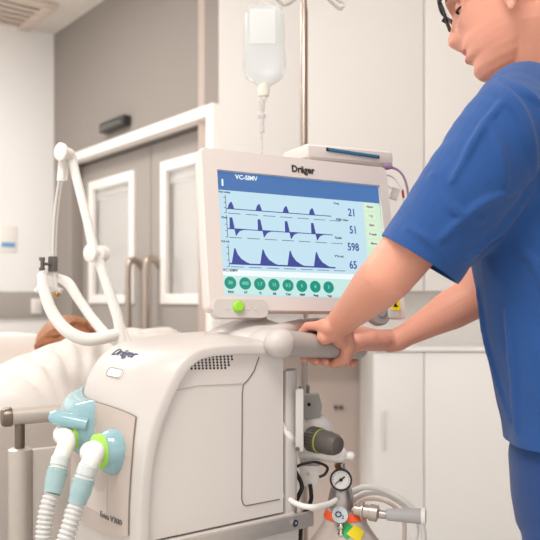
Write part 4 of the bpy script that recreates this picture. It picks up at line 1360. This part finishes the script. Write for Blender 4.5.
# ears
for sd_ in (-1, 1):
    ec = V3(-.008, sd_ * .0815, -.034)
    Me = MHD @ Matrix.Translation(ec) @ Matrix.Rotation(-sd_ * math.radians(18), 4, 'Z') @ Matrix.Rotation(math.radians(-8), 4, 'Y')
    ball(body, Me @ V3(0, 0, -.002), (.014, .006, .026), (Me.to_3x3()).to_4x4())
    er = [(-.004, .0, -.030), (.004, .001, -.026), (.006, .002, -.018)]
    rimp = [(.010, .004, .012), (.008, .006, .024), (-.002, .008, .031), (-.014, .009, .026), (-.018, .009, .012), (-.015, .008, -.004), (-.009, .006, -.018), (-.003, .004, -.028), (.003, .003, -.026)]
    pts = catmull([Me @ V3(x, sd_ * y, z) for x, y, z in rimp], 4)
    chain(body, pts, [.0042] * len(pts), 8)
    ball(body, Me @ V3(-.001, sd_ * .004, -.026), (.007, .004, .008), Me.to_3x3().to_4x4())
# neck
nb = Vector((.462, 1.292, 1.545))
nk = MHD @ V3(-.018, 0, -.055)
chain(body, [nk, nk.lerp(nb, .5), nb, nb - kz * .08], [.063, .058, .061, .08], 24)
chain(body, [MHD @ V3(-.03, .045, -.045), nb + fb * .035 + lb * .02], [.022, .020], 12)
chain(body, [MHD @ V3(.005, 0, -.085), nb + fb * .02 + kz * .02], [.042, .05], 20)
# torso
SHL = Vector((.362, 1.125, 1.462)); SHR = Vector((.520, 1.450, 1.462))
for z, cx_, cy_, dd, ww in ((1.46, .455, 1.285, .085, .12), (1.36, .47, 1.28, .10, .13), (1.22, .487, 1.28, .095, .125), (1.08, .515, 1.28, .09, .125), (.96, .54, 1.28, .10, .145)):
    ball(body, (cx_, cy_, z), (dd, ww, .11), frame((0, 0, 0), fb, lb, kz), 24)
ELL = P(388, 275, 1.165); WRL = P(342, 321, 1.355)
chain(body, [SHL, SHL.lerp(ELL, .45), SHL.lerp(ELL, .85), ELL], [.056, .048, .0435, .0420], 24)
chain(body, [ELL, ELL.lerp(WRL, .22), ELL.lerp(WRL, .5), ELL.lerp(WRL, .8), WRL], [.0420, .0410, .0355, .0295, .0275], 24)
chain(body, [nb - kz * .03, SHL], [.05, .05]); chain(body, [nb - kz * .03, SHR], [.05, .05])
ELR = P(474, 297, 1.47); WRR = P(397, 340, 1.50)
chain(body, [SHR, SHR.lerp(ELR, .5), ELR], [.054, .047, .043], 24)
chain(body, [ELR, ELR.lerp(WRR, .3), ELR.lerp(WRR, .6), ELR.lerp(WRR, .88), WRR], [.043, .0400, .0305, .0235, .0235], 24)


def grip(bm, c, b, near, wrist, sgn, rb, spread=1.0, sc=1.0, thumb_out=0):
    """overhand grip on a bar through c along b; near: horizontal, towards the person; sgn: +1 when the index finger lies at +b"""
    up = kz
    up = (up - b * up.dot(b)).normalized(); far = -(near - b * near.dot(b)).normalized()
    def at(off, ang, r): return c + b * off + (-far * math.cos(ang) + up * math.sin(ang)) * r
    fr = [.0088, .0090, .0086, .0076]; ln = [1.0, 1.06, 1.0, .86]
    offs = [.034, .012, -.010, -.031]
    mcps = []
    for k in range(4):
        o_ = offs[k] * sgn * spread; f = fr[k] * sc; R = rb + f
        a0 = math.radians(62 + 3 * k); st = math.radians(88 * ln[k]); s2 = math.radians(62 * ln[k]); s3 = math.radians(50 * ln[k])
        p0 = at(o_ * .93, a0, R + .010); p1 = at(o_, a0 + st, R + .005); p2 = at(o_, a0 + st + s2, R + .001); p3 = at(o_, a0 + st + s2 + s3, R)
        m01 = at(o_ * .97, a0 + st * .5, R + .009)
        chain(bm, [p0, m01, p1], [f * 1.22, f * 1.08, f * 1.08], 12); chain(bm, [p1, at(o_, a0 + st + s2 * .5, R + .003), p2], [f * 1.06, f * .98, f * .98], 12); chain(bm, [p2, p3], [f * .98, f * .86], 12)
        mcps.append(p0)
        # metacarpal
        wq = wrist + b * (o_ * .55)
        chain(bm, [wq, wq.lerp(p0, .5), p0], [.017 * sc, .0145 * sc, f * 1.28], 12)
    # webs fill the palm
    for k in range(3):
        chain(bm, [wrist, mcps[k].lerp(mcps[k + 1], .5) - (up * .006)], [.024 * sc, .0085], 12)
    # palm pad on the bar
    pad = at(0, math.radians(28), rb + .014)
    chain(bm, [wrist.lerp(pad, .35), at(-.026 * sgn, math.radians(30), rb + .013)], [.020, .015], 14)
    chain(bm, [wrist.lerp(pad, .35), at(.020 * sgn, math.radians(22), rb + .014)], [.021, .016], 14)
    # thumb: leaves the side of the palm and closes below the near side
    t0 = wrist.lerp(at(.03 * sgn, math.radians(30), rb + .016), .45) + b * (.012 * sgn)
    t1 = at((.036 + thumb_out * .4) * sgn, math.radians(8), rb + .014); t2 = at((.040 + thumb_out) * sgn, math.radians(-38), rb + .011); t3 = at((.036 + thumb_out * 1.2) * sgn, math.radians(-85), rb + .0095)
    chain(bm, [t0, t1, t2, t3], [.0185, .0135, .0108, .0088], 14)
    return mcps, t3


bdir = hd.copy(); nearv = Vector((bdir.y, -bdir.x, 0)).normalized()
gl = HA.lerp(HB, .50); grc = HA.lerp(HB, .90)
mL, tL = grip(body, gl, bdir, nearv, WRL + V3(-.012, .012, -.012), 1, .0215)
mR, tR = grip(body, grc, bdir, nearv, WRR + V3(-.014, 0, -.002), -1, .0195)
# legs
HPL = Vector((.56, 1.28, .92)) + lb * .09; HPR = Vector((.56, 1.28, .92)) - lb * .09
KL = Vector((.555, 1.28, .49)) + lb * .10 + fb * .03; KR = Vector((.56, 1.28, .49)) - lb * .10 + fb * .0
AL = Vector((.59, 1.28, .09)) + lb * .10; AR = Vector((.65, 1.28, .09)) - lb * .10
for a, b, c in ((HPL, KL, AL), (HPR, KR, AR)):
    chain(body, [a, a.lerp(b, .5), b, b.lerp(c, .35), c], [.085, .07, .052, .052, .034], 18)
    chain(body, [c, c - kz * .04 + fb * .10], [.032, .022])
bme = remesh(body, .0026, 3, .5)
# materials by place: lips, brows
inv = MHD.inverted()
fin = finish('body', bme, [SKIN, LIP, mat('eyebrow', (92, 62, 46), .7), mat('nail', (236, 178, 158), .3)], nurse, 180)
for p in bme.polygons:
    q = inv @ p.center
    if q.z < -.03: q.z = -.03 + (q.z + .03) / 1.14
    if q.x > .075 and abs(q.y) < .03:
        hw_ = 1 - (q.y / .024) ** 2
        if hw_ > 0 and -.0655 - .0125 * hw_ ** .6 < q.z < -.0655 + .0105 * hw_ ** .6 and q.x > .082: p.material_index = 1
    if q.x > .05 and .013 < abs(q.y) < .052:
        zc = .0215 + .004 * math.sin((abs(q.y) - .013) / .039 * PI)
        if abs(q.z - zc) < .0036: p.material_index = 2

# eyes
for sd_ in (-1, 1):
    ec = MHD @ V3(.0690, sd_ * .0315, .001)
    bm = NB(); ball(bm, ec, .0125, None, 28); e = obj('eye', bm, EYEW, nurse, 180)
    gz = (f2 - u2 * .25 - hl * 0).normalized()
    bm = NB(); lathe(bm, ec + gz * .0108, gz, [(0, .0062), (.0014, .005), (.0022, 0)], 20); obj('iris', bm, EYED, e, 180)
    bm = NB()
    pts = []
    for k in range(9):
        a = sd_ * math.radians(-60 + 20 * k); pts.append(MHD @ (V3(.0690, sd_ * .0315, .001) + V3(math.cos(a) * .0132, math.sin(a) * .0142, -.0052)))
    tube(bm, pts, [.0012, .0018, .0020, .0018, .0012], 8); obj('eyelashes', bm, mat('lash_dark', (40, 28, 22), .7), nurse, 180)
    bm = NB()
    # upper eyelid: cap of a slightly larger sphere
    n1, n2 = 16, 8; g = []
    for a in range(n1 + 1):
        th = math.radians(-115 + 230 * a / n1)
        g.append([bm.verts.new(MHD @ (V3(.0690, sd_ * .0315, .001) + V3(math.cos(th) * math.cos(ph), math.sin(th) * math.cos(ph), math.sin(ph)) * .0134)) for ph in [math.radians(-24 + 112 * b / n2) for b in range(n2 + 1)]])
    for a in range(n1):
        for b in range(n2): bm.faces.new((g[a][b], g[a + 1][b], g[a + 1][b + 1], g[a][b + 1]))
    obj('eyelid', bm, SKIN, nurse, 180)
# hair: close-cropped cap with many short strands
bm = NB()
nth, nh = 120, 90; g = {}
def hairline(th):
    a = abs((th + PI) % (2 * PI) - PI)          # 0 front .. pi back
    if a < .9: return .068 - .01 * (a / .9)
    if a < 1.25: return .058 - .03 * ((a - .9) / .35)
    if a < 1.52: return .0 + .028 * (1 - (a - 1.25) / .27) * 1.0 - .006
    if a < 1.85: return .024
    return .024 - .10 * min(1, (a - 1.85) / .5)
for k in range(nth):
    th = 2 * PI * k / nth; hl_ = hairline(th)
    for j in range(nh + 1):
        h = .1199 + (hl_ - .1199) * j / nh
        o_ = .012 * min(1, (h - hl_) / .05) + .0006
        o_ *= 1 + .25 * noise.noise(V3(math.cos(th) * 9, math.sin(th) * 9, h * 120))
        g[k, j] = bm.verts.new(MHD @ headpt(th, h, o_))
for k in range(nth):
    for j in range(nh): bm.faces.new((g[k, j], g[(k + 1) % nth, j], g[(k + 1) % nth, j + 1], g[k, j + 1]))
bm.faces.new([g[k, 0] for k in range(nth)])
obj('hair', bm, HAIR, nurse, 180)
# glasses
gl_ = NB()
for sd_ in (-1, 1):
    pts = []
    for x, y in rrect(.052, .036, .009, 4):
        yy = sd_ * .034 + x
        pts.append(MHD @ V3(.107 - .35 * abs(yy) ** 1.3, yy, -.002 + y))
    pts.append(pts[0]); pts.append(pts[1])
    tube(gl_, pts, .0022, 8)
    top = [MHD @ V3(.1085 - .35 * abs(sd_ * q) ** 1.3, sd_ * q, .0165) for q in (.006, .02, .034, .048, .063)]
    tube(gl_, top, [.0024, .0034, .0038, .0036, .0034], 8)
    tube(gl_, [MHD @ V3(.099, sd_ * .063, .0145), MHD @ V3(.092, sd_ * .073, .0145), MHD @ V3(.05, sd_ * .080, .013), MHD @ V3(-.008, sd_ * .0835, .012), MHD @ V3(-.022, sd_ * .083, -.002), MHD @ V3(-.03, sd_ * .08, -.018)], [.0034, .0032, .0026, .0024, .0022, .002], 8)
tube(gl_, [MHD @ V3(.108, -.01, .006), MHD @ V3(.112, 0, .009), MHD @ V3(.108, .01, .006)], .0024, 8)
gls = obj('glasses', gl_, BLACK, nurse, 180); gls['label'] = 'black rimmed glasses'
for sd_ in (-1, 1):
    bm = NB(); vs = []
    prism(bm, [(x, y) for x, y in rrect(.049, .033, .008, 4)], frame(MHD @ V3(.0975, sd_ * .034, -.002), hl, u2, f2), .0012)
    obj('lens', bm, mat('lens_glass', (250, 250, 250), .02, trans=1, alpha=.12), gls, 40)


# ---------------- shirt
def rings_solid(bm, tab, fx, lx, n=40, e=.9):
    g = []
    for (c, d, w) in tab:
        c = Vector(c); r_ = []
        for k in range(n):
            a = 2 * PI * k / n; ca, sa = math.cos(a), math.sin(a)
            r_.append(bm.verts.new(c + fx * (d * math.copysign(abs(ca) ** e, ca)) + lx * (w * math.copysign(abs(sa) ** e, sa))))
        g.append(r_)
    for A, B in zip(g, g[1:]):
        for k in range(n): bm.faces.new((A[k], A[(k + 1) % n], B[(k + 1) % n], B[k]))
    bm.faces.new(g[0][::-1]); bm.faces.new(g[-1])


shb = NB()
rings_solid(shb, [((.543, 1.28, .945), .130, .195), ((.534, 1.28, 1.00), .128, .188), ((.513, 1.28, 1.08), .124, .180), ((.495, 1.28, 1.16), .122, .174), ((.481, 1.28, 1.25), .124, .177),
                  ((.470, 1.283, 1.34), .125, .182), ((.463, 1.285, 1.42), .118, .182), ((.458, 1.287, 1.47), .106, .170), ((.455, 1.287, 1.515), .09, .135), ((.452, 1.288, 1.55), .080, .095), ((.450, 1.288, 1.578), .070, .072)], fb, lb)
# shoulders and sleeves
HML = P(417, 257.5, 1.150); dL = (HML - SHL).normalized()
chain(shb, [nb + lb * .03 - kz * .035, SHL.lerp(nb, .45) + kz * .018, SHL + kz * .004], [.062, .067, .066], 24)
chain(shb, [nb - lb * .03 - kz * .035, SHR.lerp(nb, .45) + kz * .018, SHR + kz * .004], [.062, .067, .066], 24)
chain(shb, [SHL, SHL.lerp(HML, .4) + V3(0, 0, -.006), SHL.lerp(HML, .75) + V3(.004, 0, -.006), HML + dL * .06], [.071, .074, .071, .068], 28)
chain(shb, [SHL + V3(.04, .04, -.08), SHL.lerp(HML, .8) + V3(.030, .03, -.026)], [.06, .04], 20)
HMR = SHR.lerp(ELR, .72); dR = (HMR - SHR).normalized()
chain(shb, [SHR, SHR.lerp(HMR, .5), HMR + dR * .05], [.068, .068, .064], 24)
# folds as ridges in the cloth
def ridge(pts, r): 
    q = catmull(pts, 5); r *= 1.0; chain(shb, q, [r * (.6 + .4 * math.sin(PI * i / (len(q) - 1))) for i in range(len(q))], 8)
def onsh(px, py, Y): return P(px, py, Y)
me0 = bpy.data.meshes.new('q'); shb.to_mesh(me0); me0b = bmesh.new(); me0b.from_mesh(me0); ST = BVHTree.FromBMesh(me0b); me0b.free(); bpy.data.meshes.remove(me0)
O_ = Vector((0, 0, H0))
def hit(px, py, dep=0.0):
    d = (P(px, py, 1) - O_).normalized(); h = ST.ray_cast(O_, d)
    return (h[0] + d * dep) if h[0] is not None else None
for L_px, r, dep in ((((487, 86), (505, 94), (520, 114), (530, 145), (533, 175)), .010, 0), (((455, 112), (470, 150), (466, 195)), .009, 0),
                     (((432, 175), (455, 210), (484, 222)), .008, 0), (((530, 185), (500, 228), (468, 258)), .012, 0),
                     (((534, 250), (526, 330), (532, 420)), .013, 0), (((478, 290), (490, 350), (510, 420)), .008, 0), (((508, 310), (514, 360), (518, 430)), .009, 0), (((404, 226), (425, 238), (448, 258)), .006, 0),
                     (((505, 100), (480, 132), (452, 182)), .008, 0), (((540, 104), (524, 92), (500, 80)), .009, 0), (((515, 190), (480, 205), (440, 240)), .008, 0), (((470, 100), (478, 92), (492, 90)), .007, 0),
                     (((520, 250), (535, 262), (545, 290)), .009, 0), (((488, 120), (500, 150), (505, 185)), .008, 0)):
    q_ = [v for v in (hit(x, y, dep * .2) for x, y in L_px) if v is not None]
    if len(q_) > 2 and max((a - b).length for a, b in zip(q_, q_[1:])) < .12: ridge(q_, r)
shm = remesh(shb, .0036, 4, .5)
bmv = bmesh.new(); bmv.from_mesh(shm)
# fine wrinkles
for v in bmv.verts:
    p = v.co
    v.co += v.normal * (.0042 * noise.noise(V3(p.x * 15 + p.z * 9, p.y * 15, p.z * 6)) + .0018 * noise.noise(V3(p.x * 40 + p.z * 25, p.y * 30, p.z * 14)))
# open the cuffs, the hem and the neck
def cut(bm, c, n, rad):
    geom = [f for f in bm.faces if (f.calc_center_median() - c).length < rad]
    es = list({e for f in geom for e in f.edges}); vs = list({v for f in geom for v in f.verts})
    bmesh.ops.bisect_plane(bm, geom=geom + es + vs, plane_co=c, plane_no=n)
    kill = [f for f in bm.faces if (f.calc_center_median() - c).length < rad and (f.calc_center_median() - c).dot(n) > .00002]
    bmesh.ops.delete(bm, geom=kill, context='FACES')
hemn = (dL + V3(.0, 0, -.05)).normalized()
cut(bmv, HML, hemn, .145)
cut(bmv, HMR, dR, .12)
cut(bmv, Vector((.53, 1.28, .966)), V3(0, 0, -1), .30)
nn_ = (nk - nb).normalized()
cut(bmv, Vector((.450, 1.288, 1.572)), (nn_ * .5 + kz * .6).normalized(), .12)
bmv.normal_update()
shm2 = bpy.data.meshes.new('shirt'); bmv.to_mesh(shm2); bmv.free()
so = finish('shirt', shm2, SCRUB, nurse, 180)
so['label'] = 'blue scrub top'
md_ = so.modifiers.new('solid', 'SOLIDIFY'); md_.thickness = .0022; md_.offset = -1
# collar band
cb_ = NB(); cpts = []
for k in range(28):
    a = 2 * PI * k / 28; cpts.append(Vector((.449, 1.287, 1.580)) + fb * (math.cos(a) * .069 + .004) + lb * math.sin(a) * .071 + kz * (-.026 * math.cos(a) - .004))
# trousers
tb = NB()
rings_solid(tb, [((.540, 1.28, 1.03), .105, .165), ((.538, 1.28, .94), .120, .182), ((.544, 1.28, .87), .122, .184), ((.550, 1.28, .82), .118, .178), ((.552, 1.28, .79), .10, .15)], fb, lb)
for a, b, c in ((HPL, KL, AL), (HPR, KR, AR)):
    chain(tb, [a, a.lerp(b, .5), b, b.lerp(c, .5), c + kz * .0], [.104, .092, .075, .070, .066], 24)
tm = remesh(tb, .006, 6)
bmv = bmesh.new(); bmv.from_mesh(tm)
for v in bmv.verts:
    p = v.co; v.co += v.normal * (.003 * noise.noise(V3(p.x * 12, p.y * 12, p.z * 8)))
for c in (AL, AR): cut(bmv, c + kz * .0 - kz * .02, V3(0, 0, -1), .12)
tm2 = bpy.data.meshes.new('trousers'); bmv.to_mesh(tm2); bmv.free()
to = finish('trousers', tm2, SCRUBT, nurse, 180); to['label'] = 'darker blue scrub trousers'
for c in (AL, AR):
    bm = NB(); chain(bm, [c - kz * .035 - fb * .02, c - kz * .045 + fb * .09, c - kz * .055 + fb * .155], [.044, .040, .030], 18)
    bbox(bm, -.065, .185, -.04, .04, 0, .02, .01, 2, M=frame((c.x, c.y, 0), fb, lb, kz))
    finish('shoe', remesh(bm, .004, 6), SHOE, nurse, 180)

# ================================================================== CAMERA AND LIGHT
cam = bpy.data.cameras.new('camera'); co = bpy.data.objects.new('camera', cam); C.objects.link(co)
co.location = (0, 0, H0); co.rotation_euler = (math.radians(90), 0, 0)
cam.sensor_width = 36; cam.lens = F / 540 * 36; cam.shift_y = 30 / 540
cam.dof.use_dof = True; cam.dof.focus_distance = 1.36; cam.dof.aperture_fstop = 4.8
cam.clip_start = .05
S.camera = co


def area(name, loc, rot, sx, sy, e, col=(1, .96, .92)):
    l = bpy.data.lights.new(name, 'AREA'); l.shape = 'RECTANGLE'; l.size = sx; l.size_y = sy; l.energy = e; l.color = col
    o = bpy.data.objects.new(name, l); C.objects.link(o); o.location = loc; o.rotation_euler = rot
    return o


LC = (1, .985, .965)
area('ceiling_panel_lamp', (-1.9, 3.0, 2.96), (0, 0, 0), 1.2, .6, 42, LC)
area('ceiling_panel_lamp', (.6, 1.9, 2.96), (0, 0, 0), 1.2, .6, 3, LC)
area('ceiling_panel_lamp', (-.5, .2, 2.96), (0, 0, 0), 1.2, .6, 40, LC)
# added area lamp brightening the left side, as from an unseen window
area('left_fill_light', (-3.0, .2, 1.9), (math.radians(90), 0, math.radians(-62)), 1.8, 1.8, 6, (1, .985, .97))
w = bpy.data.worlds.new('daylight'); S.world = w; w.use_nodes = True
bgn = w.node_tree.nodes['Background']; bgn.inputs[0].default_value = (1, .995, .99, 1); bgn.inputs[1].default_value = 1.15
S.view_settings.view_transform = 'Standard'; S.view_settings.look = 'None'; S.view_settings.gamma = 1
S.view_settings.exposure = 0.15
